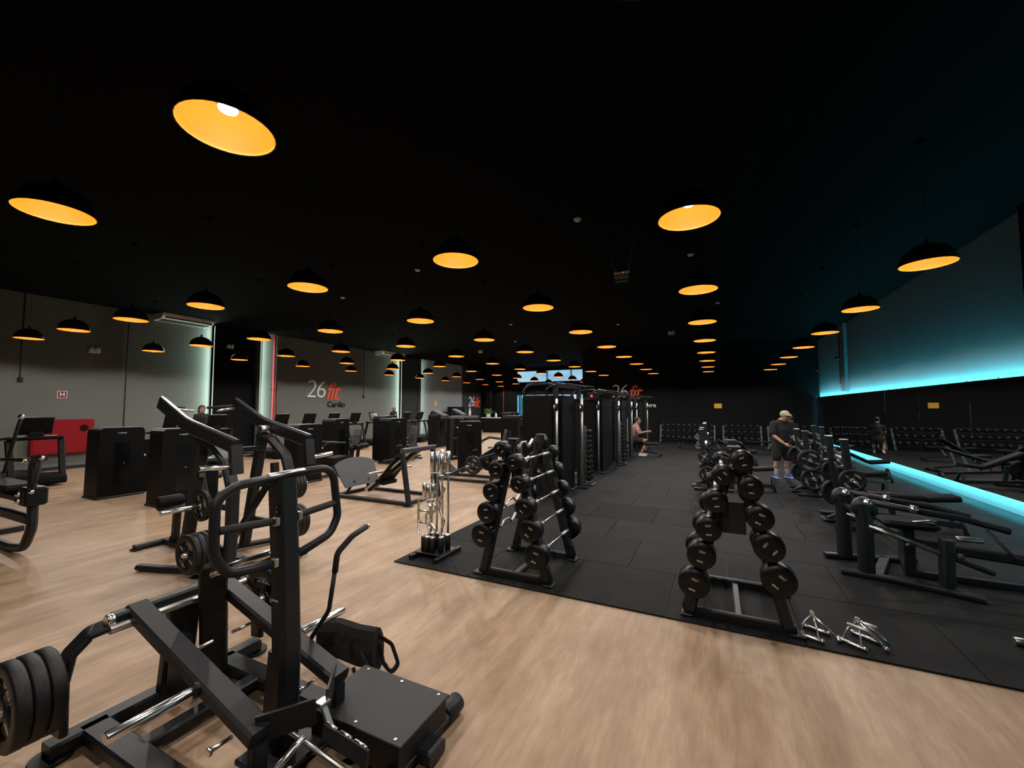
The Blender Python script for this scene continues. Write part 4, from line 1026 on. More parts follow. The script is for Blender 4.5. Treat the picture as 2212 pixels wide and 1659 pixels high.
olympic(2.45, 13.1, 0, 'black bench press station where the standing man works', 'black plate stored on the bench press station of the standing man', (20, 10))
olympic(-.20, 10.55, 0, 'black incline bench station behind the barbell rack with the chrome grips', 'black plate stored on the incline station behind the barbell rack', (10, 5))
olympic(-.20, 14.35, 0, 'black incline bench station further back on the rubber floor', 'black plate stored on the further incline station', (10, 5))

# ---------------------------------------------------------------- lever row machine by the mirror
lv = thing('lever_row_machine', 'low black lever machine with long curved arms and chrome pivots', 'gym machine', (1.9, 5.9, .016))
def U(mb, name, m=FRAME): return mb.obj(name, m, lv, w=True)
Z0 = .016
U(MB().tube([(1.20, 5.70, Z0 + .03), (1.65, 5.62, Z0 + .03), (2.20, 5.40, Z0 + .03)], rect(.09, .055, .015), fil=.2), 'base_rail')
U(MB().tube([(1.16, 6.22, Z0 + .03), (1.60, 6.30, Z0 + .03), (2.05, 6.45, Z0 + .03)], rect(.09, .055, .015), fil=.2), 'base_rail')
U(MB().bar((1.50, 5.66, Z0 + .03), (1.75, 6.34, Z0 + .03), .09, .055), 'base_cross')
U(MB().bar((1.80, 5.95, Z0 + .03), (3.60, 5.90, Z0 + .03), .08, .06), 'base_spine')
U(MB().bar((3.60, 5.55, Z0 + .03), (3.60, 6.25, Z0 + .03), .08, .06), 'base_cross')
for y, x in ((5.70, 1.42), (6.25, 1.36)):
    U(MB().tube([(x, y, Z0 + .03), (x, y, .60), (x - .02, y, .78)], oval(.075, .06), up=(0, 1, 0)), 'pivot_post')
    U(MB().lathe([(.02, 0), (.10, .01), (.115, .05), (.10, .09), (.02, .10)], (x, y - .05, .74), (0, 1, 0), 22), 'pivot_housing')
    U(MB().sphere((x + .02, y - .06, .80), .042, 16), 'pivot_ball', CHROME)
    U(MB().tube([(x + .05, y, .80), (x + .45, y + .02, .74), (x + .78, y + .03, .70), (x + 1.10, y + .02, .62)], .033, 14, fil=.25), 'upper_arm')
    U(MB().tube([(x + .02, y - .04, .56), (x + .40, y - .05, .42)], .022, 14), 'lower_arm', STEEL)
    U(MB().tube([(x + .40, y - .05, .42), (x + .95, y - .04, .22)], .026, 14), 'lower_arm_grip', GRIP)
    U(MB().tube([(x + .36, y - .035, .775), (x + .42, y - .035, .765)], .037, 14), 'arm_band', CHROME)
U(MB().bar((1.36, 6.25, .66), (1.42, 5.70, .66), .05, .05), 'post_bridge')
U(MB().tube([(2.02, 5.62, Z0 + .04), (2.04, 5.64, .50)], rect(.12, .10, .02), up=(1, 0, 0)), 'rear_post')
U(MB().tube([(1.92, 6.30, Z0 + .04), (1.90, 6.20, .52)], rect(.12, .10, .02), up=(1, 0, 0)), 'rear_post')
U(MB().box((1.85, 5.98, .56), (.46, .34, .08), ch=.03), 'chest_pad', PAD)
U(MB().bar((1.85, 5.98, .08), (1.85, 5.98, .52), .10, .10, up=(1, 0, 0)), 'pad_post')
U(MB().tube([(1.95, 5.92, .36), (3.3, 5.80, .30)], rect(.10, .10, .02)), 'long_beam')
U(MB().cyl((2.14, 5.72, .50), (2.34, 5.74, .50), .026, 14), 'side_horn', STEEL)
U(MB().tube([(2.35, 5.70, .62), (2.50, 5.62, .40), (2.75, 5.55, .32), (2.85, 5.62, .48)], .014, 10, fil=.08), 'foot_loop')
U(MB().tube([(2.05, 6.32, .66), (2.22, 6.36, .68), (2.32, 6.40, .62)], .016, 10, fil=.05), 'grip_loop', GRIP)
U(MB().cyl((1.86, 5.86, .60), (2.05, 5.84, .64), .012, 10), 'adjust_rod', CHROME)
U(MB().cyl((1.78, 5.80, .36), (1.82, 5.76, .40), .014, 10), 'pull_pin', CHROME)
U(MB().sphere((2.12, 5.60, .36), .030, 12), 'knob', PADB)
def row_handle(loc, rz, label, w=.13, twin=False):
    g = thing('row_handle', label, 'cable attachment', loc, rz)
    for s in (-1, 1):
        MB().cyl((-.02, s * w, .015), (.15, s * w, .015), .014, 12).obj('grip', CHROME, g)
        for x in (-.02, .15): MB().sphere((x, s * w, .017), .017, 10).obj('knob', CHROME, g)
        MB().tube([(.0, s * w, .02), (.03, s * w * .55, .11), (.06, 0, .15)], .007, 8).obj('strut', CHROME, g)
        MB().tube([(.13, s * w, .02), (.10, s * w * .55, .11), (.07, 0, .15)], .007, 8).obj('strut', CHROME, g)
    MB().tube([(.065, 0, .15), (.15, .02, .09), (.22, .03, .02)], .009, 8).obj('pull_arm', CHROME, g)
    MB().sphere((.225, .03, .02), .019, 10).obj('knob', CHROME, g)
    MB().lathe([(.012, -.005), (.02, -.005), (.02, .005), (.012, .005)], (.065, 0, .168), (0, 1, 0), 12).obj('eye', CHROME, g)
    if twin:
        for s in (-1, 1): MB().tube([(.02, s * .05, .13), (.16, s * .06, .14)], .011, 8).obj('cross_grip', SATIN, g)
        MB().tube([(.065, .04, .15), (.16, .08, .09), (.22, .10, .02)], .009, 8).obj('pull_arm', CHROME, g)
    return g
row_handle((.60, 4.10, .017), R(-25), 'chrome row handle lying on the rubber edge beside the barbell rack', .085)
row_handle((.90, 4.14, .017), R(-38), 'chrome double row handle lying on the rubber edge beyond the first handle', .10, True)
cb = thing('loose_chrome_bar', 'short chrome bar lying on the rubber floor by the mirror side', 'bar', (2.1, 4.58, .045), R(4))
MB().cyl((-.09, 0, 0), (.9, 0, 0), .022, 14).obj('shaft', CHROME, cb)
MB().cyl((-.10, 0, 0), (.03, 0, 0), .028, 14).obj('sleeve', STEEL, cb)

# ---------------------------------------------------------------- people
def organic(mb, name, m, parent, voxel=.016, smooth=6):
    me = mb.mesh(name, m)
    o = bpy.data.objects.new(name, me); COL.objects.link(o)
    r = o.modifiers.new('r', 'REMESH'); r.mode = 'VOXEL'; r.voxel_size = voxel
    s = o.modifiers.new('s', 'SMOOTH'); s.iterations = smooth; s.factor = .5
    dg = bpy.context.evaluated_depsgraph_get()
    out = bpy.data.meshes.new_from_object(o.evaluated_get(dg))
    bpy.data.objects.remove(o); bpy.data.meshes.remove(me)
    out.materials.clear(); out.materials.append(m)
    out.polygons.foreach_set('use_smooth', [True] * len(out.polygons)); out.name = name
    return link(name, out, parent)
def limb(mb, pts, rad, n=12, flat=1.0, up=(0, 0, 1)):
    mb.tube([V(p) for p in pts], [(a, b * flat) for a, b in circ(1, n)], scale=list(rad), up=up, smooth=True)
    for p, r in ((pts[0], rad[0]), (pts[-1], rad[-1])): mb.sphere(p, r * .98, 12, (1, 1, 1))
    return mb
def hand(mb, wrist, d, palm, side):
    """palm and five fingers curled towards the palm direction"""
    w = V(wrist); d = V(d).normalized(); pn = V(palm).normalized(); sd = d.cross(pn).normalized() * side
    limb(mb, [w, w + d * .045, w + d * .085], (.022, .032, .030), 10)
    for i, L in enumerate((.075, .085, .08, .062)):
        b = w + d * .08 + sd * (.028 - i * .018)
        limb(mb, [b, b + d * L * .45 + pn * .008, b + d * L * .65 + pn * .035, b + d * L * .5 + pn * .055], (.010, .0095, .009, .008), 8)
    b = w + d * .03 + sd * .03
    limb(mb, [b, b + d * .03 + sd * .022 + pn * .012, b + d * .06 + sd * .02 + pn * .035], (.013, .012, .010), 8)
def head(mb, c, f, r=.105):
    """head with jaw, nose, ears and eye sockets; c is the head centre, f the facing direction"""
    c = V(c); f = V(f).normalized(); sd = f.cross(V((0, 0, 1))).normalized(); upv = sd.cross(f)
    mb.sphere(c + upv * .02, r * .95, 16, (.86, .92, 1.08))
    mb.sphere(c - upv * .055 + f * .025, r * .68, 14)
    mb.sphere(c + f * r * .93 - upv * .012, .017, 8)
    limb(mb, [c + f * r * .86 + upv * .02, c + f * r * .97 - upv * .018], (.009, .013), 8)
    limb(mb, [c + f * r * .80 - upv * .062 - sd * .02, c + f * r * .80 - upv * .062 + sd * .02], (.009, .009), 8)
    for s in (-1, 1):
        mb.sphere(c + sd * s * r * .84, .026, 8, (.6, .6, 1.2))
        mb.sphere(c + f * r * .78 + sd * s * .035 + upv * .03, .018, 8)
    return sd, upv
def eyes(c, f, parent, r=.105):
    c = V(c); f = V(f).normalized(); sd = f.cross(V((0, 0, 1))).normalized(); upv = sd.cross(f)
    for s in (-1, 1): MB().sphere(c + f * (r * .86) + sd * s * .036 + upv * .022, .011, 8).obj('eye', HAIR, parent)
def shoe(parent, p, d, m):
    """training shoe at ankle ground point p pointing along d"""
    p = V(p); d = V(d).normalized()
    s = MB(); limb(s, [p - d * .06 + V((0, 0, .045)), p + d * .05 + V((0, 0, .045)), p + d * .16 + V((0, 0, .034))], (.042, .044, .034), 10)
    limb(s, [p - d * .04 + V((0, 0, .05)), p - d * .03 + V((0, 0, .095))], (.042, .04), 10)
    o = organic(s, 'shoe', m, parent, .014, 4)
    MB().box(p + d * .05 + V((0, 0, .011)), (.27, .088, .022), rz=math.atan2(d.y, d.x), ch=.008).obj('sole', WHITE, o)

# standing man: faces local -y, bending over the bar
man = thing('person', 'man in a khaki cap, black shirt and shorts with blue shoes', 'person', (1.56, 12.72, .016), R(26))
b = MB(); c0 = (.02, -.14, 1.58); fdir = V((.12, -1, -.45))
head(b, c0, fdir, .11)
limb(b, [(0, -.05, 1.40), (.01, -.10, 1.52)], (.065, .062))
limb(b, [(0, .04, .92), (0, .03, 1.10), (0, -.02, 1.32), (0, -.04, 1.42)], (.17, .17, .165, .12), 14)
for s in (-1, 1):
    limb(b, [(s * .20, -.03, 1.37), (s * .27, -.06, 1.10), (s * .17, -.30, .92)], (.068, .056, .040))
    hand(b, (s * .15, -.33, .90), (-s * .3, -.7, -.5), (-s * .8, .2, -.3), -s)
    limb(b, [(s * .10, .03, .92), (s * .13, -.02, .50), (s * .14, .05, .27), (s * .14, .04, .09)], (.105, .068, .066, .042))
organic(b, 'body', SKIN, man); eyes(c0, fdir, man, .11)
sh = MB()
limb(sh, [(0, .04, .84), (0, .02, 1.06), (0, -.02, 1.28), (0, -.04, 1.40)], (.215, .215, .20, .135), 16, .9)
limb(sh, [(-.20, -.03, 1.36), (.20, -.03, 1.36)], (.095, .095), 14)
for s in (-1, 1): limb(sh, [(s * .20, -.03, 1.37), (s * .26, -.055, 1.14)], (.10, .095))
organic(sh, 'shirt', CLOTHB, man, .018, 8)
so = MB(); limb(so, [(0, .04, .78), (0, .04, .92)], (.19, .195), 14)
for s in (-1, 1): limb(so, [(s * .11, .03, .86), (s * .14, .0, .52)], (.125, .115))
organic(so, 'shorts', CLOTHB, man, .018, 8)
for s in (-1, 1):
    k = MB(); limb(k, [(s * .14, .042, .19), (s * .14, .04, .07)], (.054, .047)); organic(k, 'sock', CLOTHG, man, .014, 3)
    shoe(man, (s * .15, .03, 0), (s * .25, -1, 0), BLUE)
cp = MB(); cc = V(c0) + V((0, .01, .045)); cp.sphere(cc, .118, 18, (.92, 1.0, .80)); cp.obj('cap', CAPM, man)
q = MB(); f2 = V((.12, -1, -.22)).normalized()
q.prism([(-.085, 0), (.085, 0), (.078, .06), (.05, .095), (0, .105), (-.05, .095), (-.078, .06)], cc + f2 * .085 + V((0, 0, .005)), f2.cross(V((0, 0, 1))).normalized(), f2, .012); q.obj('cap_brim', CAPM, man)
dbm = dumbbell(.075, .30, (1.80, 12.42, .93), R(30), 'black dumbbell held by the standing man', 'dumbbells in use')

# seated people face local +x
def seated(loc, rz, label, skinm, shirtm, hairm, reach):
    sm = thing('person', label, 'person', loc, rz)
    b = MB(); c0 = (.02, 0, 1.30); f = V((1, -.12, .18 if reach else -.3)); head(b, c0, f)
    limb(b, [(-.04, 0, 1.10), (0, 0, 1.24)], (.06, .056))
    limb(b, [(-.12, 0, .56), (-.12, 0, .80), (-.07, 0, 1.02), (-.04, 0, 1.12)], (.15, .14, .155, .10), 14)
    hx, hz = (.36, .90) if reach else (.24, .64)
    for s in (-1, 1):
        limb(b, [(-.06, s * .19, 1.07), (.10 if reach else .02, s * .23, .84), (hx, s * .12, hz)], (.058, .046, .034))
        hand(b, (hx, s * .11, hz), (1, -s * .2, .2 if reach else -.3), (0, -s, -.2), s)
        limb(b, [(-.12, s * .10, .56), (.30, s * .16, .56), (.24, s * .15, .30), (.14, s * .14, .09)], (.095, .066, .058, .040))
    organic(b, 'body', skinm, sm); eyes(c0, f, sm)
    h = MB(); h.sphere((-.012, 0, 1.345), .108, 16, (.95, .92, .88)); h.obj('hair', hairm, sm)
    sh = MB(); limb(sh, [(-.12, 0, .58), (-.12, 0, .80), (-.07, 0, 1.02), (-.04, 0, 1.11)], (.165, .16, .175, .11), 16)
    for s in (-1, 1): limb(sh, [(-.06, s * .17, 1.06), (.02 if reach else -.01, s * .215, .93)], (.08, .07))
    organic(sh, 'shirt', shirtm, sm, .018, 6)
    so = MB(); limb(so, [(-.12, 0, .55), (-.10, 0, .60)], (.17, .165), 14)
    for s in (-1, 1): limb(so, [(-.12, s * .10, .56), (.16, s * .145, .56)], (.11, .098))
    organic(so, 'shorts', CLOTHB, sm, .018, 6)
    for s in (-1, 1): shoe(sm, (.14, s * .14, 0), (1, s * .1, 0), CLOTHW)
seated((-2.60, 16.3, .016), 0, 'seated man in a pink shirt and black shorts on a flat bench', SKIND, CLOTHP, HAIR, True)
flat_bench(3.0, 21.2, R(-70), 'flat bench under the person by the mirror corner', 0)
seated((2.98, 21.2, .016), R(110), 'person in a dark shirt sitting by the mirror corner', SKIN, CLOTHB, HAIR, False)

def walker(loc, label, hairm, skinm, shirtm, long_hair, trim):
    w = thing('person', label, 'person', loc, 0)
    b = MB(); c0 = (.03, 0, 1.56); f = V((1, -.25, -.05)); head(b, c0, f)
    limb(b, [(0, 0, 1.38), (.01, 0, 1.50)], (.056, .052))
    limb(b, [(0, 0, .92), (0, 0, 1.10), (0, 0, 1.30), (0, 0, 1.40)], (.15, .125, .145, .09), 14)
    for s in (-1, 1):
        limb(b, [(0, s * .17, 1.35), (-.02, s * .21, 1.08), (.24, s * .17, 1.0)], (.052, .042, .032))
        hand(b, (.24, s * .16, 1.0), (1, -s * .2, .1), (0, -s, -.3), s)
        k = .18 * s
        limb(b, [(0, s * .09, .92), (.10 + k * .6, s * .09, .50), (k, s * .09, .09)], (.095, .062, .040))
    organic(b, 'body', skinm, w); eyes(c0, f, w)
    h = MB(); h.sphere((.008, 0, 1.60), .108, 16, (.98, .95, .92))
    if long_hair: limb(h, [(-.07, 0, 1.58), (-.10, 0, 1.44), (-.09, 0, 1.34)], (.075, .06, .03))
    h.obj('hair', hairm, w)
    sh = MB(); limb(sh, [(0, 0, .90), (0, 0, 1.10), (0, 0, 1.30), (0, 0, 1.39)], (.165, .145, .165, .10), 16)
    for s in (-1, 1): limb(sh, [(0, s * .16, 1.35), (-.01, s * .20, 1.16)], (.072, .062))
    organic(sh, 'shirt', shirtm, w, .018, 6)
    so = MB(); limb(so, [(0, 0, .88), (0, 0, .95)], (.16, .155), 14)
    for s in (-1, 1): limb(so, [(0, s * .09, .90), (.10 + .108 * s, s * .09, .50), (.18 * s, s * .09, .12)], (.108, .074, .05))
    organic(so, 'leggings', CLOTHB, w, .018, 5)
    for s in (-1, 1): shoe(w, (.18 * s, s * .09, 0), (1, 0, 0), CLOTHW)
    if trim:
        for s in (-1, 1): limb(MB(), [(0, 0, 0), (0, 0, .1)], (.01, .01))
        st = MB(); st.tube([(.165, .06, 1.30), (.158, .07, 1.10), (.165, .07, .95)], rect(.05, .012, .004)); st.obj('white_panel', CLOTHW, w)
        st = MB(); st.tube([(.165, -.06, 1.30), (.158, -.07, 1.10), (.165, -.07, .95)], rect(.05, .012, .004)); st.obj('white_panel', CLOTHW, w)
    return w
walker((-15.0, 7.85, .197), 'dark haired woman in a black top walking on a treadmill', HAIR, SKIN, CLOTHB, True, False)
walker((-15.0, 16.9, .197), 'bald man in a black and white top walking on a treadmill', SKIND, SKIND, CLOTHB, False, True)
tl = thing('towel', 'white towel hanging over a treadmill console below the walking woman', 'towel', (-14.14, 6.86, 1.24))
MB().tube([(0, 0, 0), (0, .0, .30), (.03, 0, .36), (.07, 0, .30), (.08, 0, .04)], rect(.012, .22, .004), fil=.03, up=(0, 1, 0)).obj('cloth', CLOTHW, tl)

# ---------------------------------------------------------------- wall lettering and notices
def sign26(name, label, loc, rot, s, sub=None, subm=None, suboff=(0, 0), m26=WHITE, mfit=ORANGE, subsize=.5):
    t = thing(name, label, 'wall sign', loc); t.rotation_euler = rot
    text('numeral', '26', s, (-s * .43, 0, .02), (0, 0, 0), m26, t, .02, bold=-.012 * s, space=.86, shear=.12)
    text('word_fit', 'fit', s * 1.02, (s * .33, -s * .06, .02), (0, 0, 0), mfit, t, .02, shear=.28, space=.86, bold=.004 * s)
    if sub: text('word_below', sub, subsize, (suboff[0], suboff[1], .012), (0, 0, 0), subm, t, .012, bold=.004)
sign26('wall_logo_sign', 'white and orange 26fit logo with dark Cardio lettering on the grey wall', (XL + .002, 14.45, 2.66), FACE_PX, 1.24, 'Cardio', BLACK, (.70, -.70), WHITE, ORANGE, .40)
sign26('lobby_logo_sign', 'small white and orange 26fit logo on the dark lobby wall', (XL - .015, 28.75, 2.25), FACE_PX, 1.12)
sign26('rear_logo_sign', 'white and orange 26fit logo with Peso Livre lettering on the black rear wall', (-4.36, YB - .002, 2.72), (R(90), 0, 0), 1.08, 'Peso Livre', WHITE, (.82, -.78), WHITE, ORANGE, .33)
def notice(name, label, loc, rot, w, h, m, parts=None):
    t = thing(name, label, 'notice', loc); t.rotation_euler = rot
    MB().box((0, 0, .006), (w, h, .012), ch=.002).obj('board', m, t)
    if parts: parts(t)
    return t
def lines(t, w, h, m, n=4):
    k = MB()
    for i in range(n): k.box((-.1 * w * (i % 2), h * (.3 - i * .2), .0125), (w * .7, h * .05, .001), ch=.0002)
    k.obj('print', m, t)
notice('warning_notice', 'plain yellow notice board on the black rear wall', (.22, YB - .001, 1.90), (R(90), 0, 0), .35, .24, YELLOW, lambda t: lines(t, .35, .24, mat('yellow_print', (.55, .32, .01)), 4))
notice('warning_notice', 'tiny yellow notice on the light grey far panel', (XL + .001, 23.55, 2.12), FACE_PX, .22, .34, YELLOW, lambda t: lines(t, .22, .34, BLACK, 3))
def hsign(t):
    MB().box((0, 0, .0128), (.18, .18, .0015), ch=.0005).obj('field', RED, t)
    text('letter', 'H', .16, (0, 0, .0142), (0, 0, 0), WHITE, t, .001, bold=.006)
notice('hydrant_sign', 'small red and white H hydrant sign above the red cabinet', (XL + .001, 5.27, 2.19), FACE_PX, .21, .21, WHITE, hsign)
cabn = thing('hydrant_cabinet', 'wide red fire hydrant cabinet with a round dark window', 'cabinet', (XL, 5.30, .48))
MB().box((.10, 0, .49), (.20, 1.30, .98), ch=.01).obj('body', RED, cabn)
MB().box((.204, 0, .49), (.012, 1.22, .90), ch=.004).obj('door', RED, cabn)
MB().cyl((.205, .42, .72), (.214, .42, .72), .10, 24).obj('round_window', REDD, cabn)
MB().box((.212, -.50, .55), (.02, .03, .10), ch=.005).obj('latch', STEEL, cabn)
for i, (y, z1, r) in enumerate(((11.72, ZC, .055), (11.90, 3.05, .03))):
    pp = thing('riser_pipe', ['thick red riser pipe beside the light profile', 'thin red riser pipe beside the thick one'][i], 'pipe', (XL + .09, y, 0))
    MB().cyl((0, 0, 0), (0, 0, z1), r, 16).obj('pipe', REDP, pp)
    for z in (.8, 2.6): MB().box((-.04, 0, z), (.10, r * 2.4, .04), ch=.005).obj('bracket', FRAME, pp)
pp = thing('riser_pipe', 'thin red pipe on the lobby wall above the desk plants', 'pipe', (-15.5, YL - .08, 0))
MB().cyl((0, 0, 0), (0, 0, 3.9), .03, 12).obj('pipe', REDP, pp)
MB().box((0, .03, 2.4), (.08, .10, .04), ch=.005).obj('bracket', FRAME, pp)
def drop(y, z0, z1, box, label):
    t = thing('wall_conduit', label, 'conduit', (XL + .02, y, z0))
    MB().cyl((0, 0, 0), (0, 0, z1 - z0), .014, 8).obj('tube', FRAME, t)
    if box: MB().box((.02, 0, -.04), (.07, .10, .12), ch=.01).obj('box', FRAME, t)
drop(4.42, 2.62, ZC, True, 'dark conduit with a small box high on the grey wall')
drop(6.72, .5, ZC, False, 'long dark conduit seam down the grey wall')
drop(16.95, 2.45, ZC, True, 'dark conduit ending above the cardio treadmills')
def ac(y0, y1, label):
    t = thing('air_conditioner', label, 'air conditioner', (XL + .36, (y0 + y1) / 2, ZC))
    w = y1 - y0
    MB().prism([(-.34, 0), (.34, 0), (.34, -.07), (.20, -.19), (-.30, -.22), (-.34, -.18)], (0, 0, 0), (1, 0, 0), (0, 0, 1), w).obj('casing', WHITEP, t)
    MB().bar((.28, -w * .45, -.135), (.28, w * .45, -.135), .11, .012, up=(.6, 0, .8)).obj('louvre', BLACK, t)
    MB().box((-.05, 0, -.21), (.40, w * .9, .012), ch=.004).obj('intake_grille', GREYM, t)
ac(7.35, 8.95, 'white ceiling air conditioner by the black recess')
ac(17.7, 19.5, 'white ceiling air conditioner at the end of the cardio wall')
ex = thing('exit_sign', 'small hanging green exit sign on two wires', 'exit sign', (-1.36, 7.15, 4.10))
MB().box((0, 0, -.08), (.24, .012, .16), ch=.002).obj('panel', GREENS, ex)
MB().box((0, 0, .012), (.26, .05, .04), ch=.006).obj('lamp_bar', WHITEP, ex)
text('lettering', 'SA\u00cdDA', .085, (0, -.0075, -.065), (R(90), 0, 0), WHITEP, ex, .001, bold=.002)
MB().box((0, -.007, -.135), (.18, .002, .012), ch=.0004).obj('print_bar', WHITEP, ex)
MB().sphere((.03, -.028, .012), .008, 8).obj('indicator', REDLED, ex)
for s in (-1, 1): MB().cyl((s * .11, 0, .03), (s * .28, 0, ZC - 4.10), .0025, 6).obj('wire', STEEL, ex)
dm = MB().lathe([(.06, 0), (.06, -.015), (.045, -.035), (.02, -.045), (.001, -.046)], n=16).mesh('dome', WHITEP)
det = None
for (x, y) in ((-.35, 9.3), (-2.0, 6.7), (-6.1, 7.6), (-9.6, 8.6), (-3.2, 16.0), (-6.9, 14.2), (-8.5, 18.0), (.2, 14.0)):
    t = thing('smoke_detector', 'small white smoke detector on the black ceiling', 'smoke detector', (x, y, ZC), 0, 'smoke detectors on the ceiling')
    link('dome', dm, t); MB().cyl((0, 0, -.006), (0, 0, 0), .065, 16).obj('base', WHITEP, t)
def em(x, y, z, rz, label):
    t = thing('emergency_light', label, 'emergency light', (x, y, z), rz)
    MB().box((0, 0, 0), (.26, .07, .12), ch=.015).obj('casing', WHITEP, t)
    for s in (-1, 1): MB().cyl((s * .07, -.03, .06), (s * .07, -.07, .06), .045, 14).obj('spot_head', WHITEP, t)
em(XL - .30, 10.1, 4.25, R(90), 'twin spot emergency light in the black recess')
em(-11.6, 20.0, 4.90, 0, 'twin spot emergency light on the ceiling before the lobby')
em(-1.5, 18.4, 4.90, 0, 'twin spot emergency light on the ceiling before the rear wall')
em(XL + .05, 5.9, 3.55, R(90), 'twin spot emergency light high on the grey wall')
# speakers and conduit on the mirror wall
for (y, z0, z1, lab) in ((20.3, 2.75, ZC, 'dark conduit with a lamp on the pilaster above the mirror'), (24.1, 2.45, ZC, 'thin conduit in the corner above the mirror')):
    t = thing('wall_conduit', lab, 'conduit', (XR - .03, y, z0))
    MB().cyl((0, 0, 0), (0, 0, z1 - z0), .03 if y < 22 else .012, 10).obj('tube', FRAME, t)
    MB().box((-.05, 0, (z1 - z0) * .45), (.16, .30 if y < 22 else .06, .10), ch=.02).obj('box', FRAME, t)

# ---------------------------------------------------------------- entrance lobby
def skyish(name, a, b, s, sc):
    m, nt, bs_ = nodes(name); N = nt.nodes.new; Lk = nt.links.new
    tc = N('ShaderNodeTexCoord'); n = N('ShaderNodeTexNoise'); n.inputs['Scale'].default_value = sc; n.inputs['Detail'].default_value = 3
    Lk(tc.outputs['Object'], n.inputs['Vector'])
    r = N('ShaderNodeValToRGB'); r.color_ramp.elements[0].position = .35; r.color_ramp.elements[1].position = .65
    r.color_ramp.elements[0].color = (*a, 1); r.color_ramp.elements[1].color = (*b, 1); Lk(n.outputs['Fac'], r.inputs['Fac'])
    Lk(r.outputs['Color'], bs_.inputs['Emission Color']); bs_.inputs['Emission Strength'].default_value = s
    bs_.inputs['Base Color'].default_value = (.05, .06, .07, 1); bs_.inputs['Roughness'].default_value = .1
    return m
GL1 = skyish('daylit_glass', (.22, .46, .66), (.40, .66, .82), 1.0, .8)
GL2 = skyish('lit_shopfront_glass', (.05, .55, .62), (.25, .75, .80), 1.0, 1.6)
GLB = skyish('blue_poster_light', (.02, .12, .75), (.05, .35, .9), 1.0, 2.0)
GLG = skyish('green_poster_light', (.10, .60, .30), (.2, .8, .5), 1.0, 2.0)
GLP = skyish('violet_screen_light', (.12, .12, .8), (.5, .4, .9), 1.0, 3.0)
GLW = skyish('pale_shopfront_light', (.45, .62, .60), (.75, .85, .85), 1.0, 2.0)
slab('wall_lobby', XL - .3, -14.35, YL, YL + .2, 0, ZC, WALLK, 'dark lobby wall beside the glazing', 'wall')
slab('wall_lobby_lintel', -14.35, XB, YL, YL + .2, 2.86, 3.84, WALLK, 'dark lintel between the lobby windows', 'wall')
slab('wall_lobby_top', -14.35, XB, YL, YL + .2, 4.76, ZC, WALLK, 'dark wall strip above the lobby windows', 'wall')
def window(name, xs, z0, z1, mats, label):
    t = struct(thing(name, label, 'window', ((xs[0] + xs[-1]) / 2, YL + .08, z0)))
    cx = (xs[0] + xs[-1]) / 2
    for i in range(len(xs) - 1):
        MB().box(((xs[i] + xs[i + 1]) / 2 - cx, .03, (z1 - z0) / 2), (xs[i + 1] - xs[i] - .06, .02, z1 - z0 - .06), ch=.002).obj('pane', mats[i % len(mats)], t)
    for x in xs: MB().box((x - cx, 0, (z1 - z0) / 2), (.07, .10, z1 - z0), ch=.005).obj('mullion', FRAME, t)
    for z in (0, z1 - z0): MB().box((0, 0, z), (xs[-1] - xs[0], .10, .07), ch=.005).obj('frame_rail', FRAME, t)
window('window_1', (-14.35, -11.73, -9.77, -8.70, -7.1), 3.84, 4.76, [GL1], 'high daylit window band above the lobby')
window('window_2', (-14.35, -14.15, -13.98, -13.72), 1.1, 2.86, [GL2, GLB, GLG], 'narrow coloured glass panel beside the lobby door')
window('window_3', (-13.6, -12.7, -11.7, -10.5), 2.42, 2.86, [GL2, GLW, GL2], 'low shopfront glass band over the lobby door')
window('window_4', (-10.45, -9.8, -9.7, -9.1, -7.1), .1, 2.86, [GLP, FRAME, GLW, GL2], 'tall shopfront glass beside the lobby door')
slab('wall_lobby_dado', -14.35, -13.66, YL, YL + .2, 0, 1.1, WALLK, 'dark lobby wall under the coloured glass', 'wall')
slab('door_1', -13.66, -10.5, YL + .02, YL + .16, 0, 2.40, WALLN, 'dark double entrance door of the lobby', 'door')
slab('trim_3', -16.8, -16.3, 29.7, 30.1, 0, ZC, WALLK, 'dark square lobby column beside the small logo', 'column')
dk = thing('reception_desk', 'dark reception desk with a pale top in the lobby', 'desk', (-14.3, 27.2, 0))
MB().box((0, 0, .52), (2.2, .60, 1.04), ch=.02).obj('front', PANEL, dk)
MB().box((0, -.02, 1.07), (2.35, .72, .05), ch=.01).obj('top', WHITEP, dk)
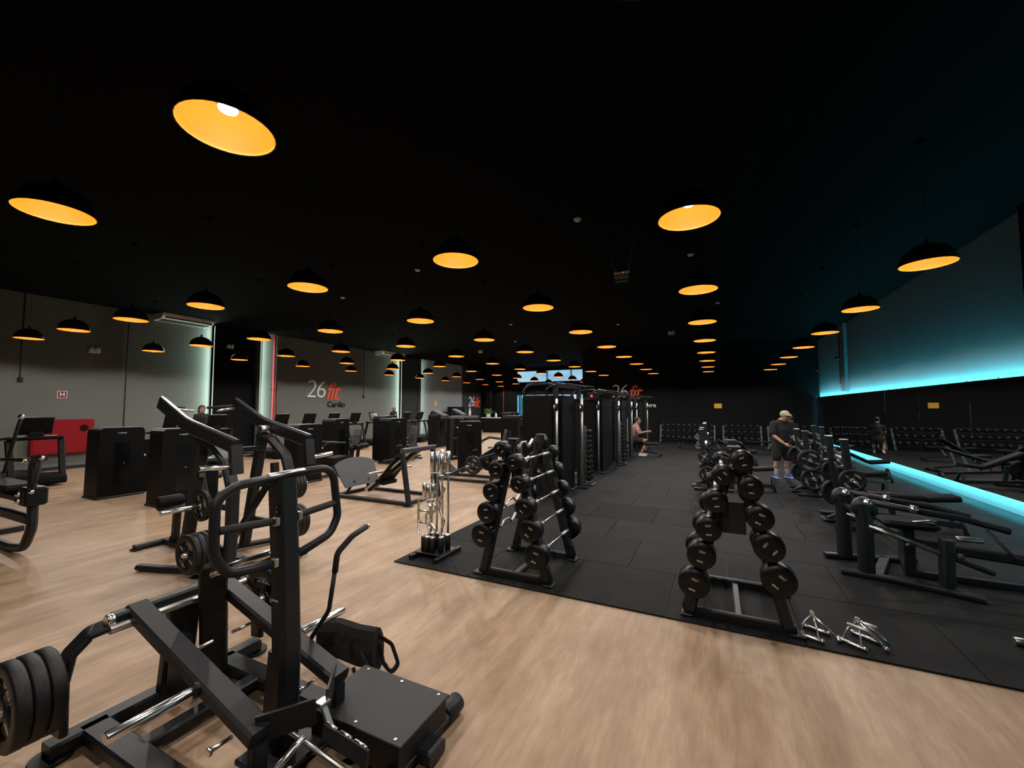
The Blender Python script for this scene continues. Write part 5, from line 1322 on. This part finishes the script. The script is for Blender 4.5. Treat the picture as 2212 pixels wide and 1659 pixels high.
def plantpot(loc, sc, label, n=14, seed=1):
    rr = random.Random(seed)
    t = thing('potted_plant', label, 'potted plant', loc)
    MB().lathe([(.09 * sc, 0), (.13 * sc, .02), (.15 * sc, .24 * sc), (.13 * sc, .24 * sc), (.12 * sc, .20 * sc)], n=16).obj('pot', WHITEP, t)
    for i in range(n):
        a = i * 2.4 + rr.uniform(-.3, .3); e = rr.uniform(.5, 1.25); L = sc * rr.uniform(.40, .62)
        d = V((math.cos(a) * math.cos(e), math.sin(a) * math.cos(e), math.sin(e))); s = V((-math.sin(a), math.cos(a), 0))
        u = d.cross(s); vs = []; fs = []
        for k in range(6):
            q = k / 5; w = .13 * sc * math.sin(math.pi * min(.97, .12 + q * .88)) ; c = V((0, 0, .2 * sc)) + d * L * q - V((0, 0, 1)) * (q * q * .12 * sc)
            vs += [c - s * w, c - u * w * .25, c + s * w]
        for k in range(5):
            o = k * 3; fs += [[o, o + 1, o + 4, o + 3], [o + 1, o + 2, o + 5, o + 4]]
        MB().add(vs, fs, True).obj('leaf', LEAF, t)
plantpot((-14.95, 26.98, 1.095), 1.15, 'broad leaved green plant on the reception desk', 16, 4)
plantpot((-9.4, 29.6, 0), 2.6, 'tall leafy plant in front of the bright shopfront glass', 18, 9)
bt = thing('dispenser_bottle', 'white pump bottle on the reception desk beside the plant', 'bottle', (-14.3, 26.95, 1.095))
MB().lathe([(.07, 0), (.08, .02), (.08, .24), (.03, .30)], n=14).obj('body', WHITEP, bt); MB().tube([(0, 0, .30), (0, 0, .38), (-.09, 0, .38)], .015, 8, fil=.02).obj('pump', WHITEP, bt)
pb = thing('paper_box', 'small white box on the reception desk by the coloured glass', 'box', (-13.75, 27.0, 1.095))
MB().box((0, 0, .14), (.18, .14, .28), ch=.006).obj('carton', WHITEP, pb); MB().box((0, 0, .283), (.19, .15, .01), ch=.003).obj('lid', WHITEP, pb)
mo = thing('desk_monitor', 'black computer monitor on the reception desk', 'monitor', (-13.45, 27.1, 1.095))
MB().box((0, 0, .25), (.40, .03, .26), ch=.006).obj('screen', BLACK, mo); MB().box((0, .02, .07), (.05, .03, .14), ch=.004).obj('stand', BLACK, mo); MB().box((0, .02, .008), (.20, .16, .016), ch=.004).obj('foot', BLACK, mo)
mb_ = thing('information_board', 'dark free standing information board before the lobby logo', 'board', (-16.9, 25.6, 0))
MB().box((.04, 0, 1.30), (.06, 2.2, 1.15), ch=.01).obj('panel', DARKGLASS, mb_)
k = MB()
for i in range(6): k.box((.073, -.5 + (i % 3) * .5, 1.65 - (i // 3) * .25), (.002, .36, .03), ch=.0005)
k.obj('print', GREYM, mb_)
for s in (-1, 1): MB().box((.04, s * .9, .38), (.06, .06, .76), ch=.008).obj('leg', FRAME, mb_)
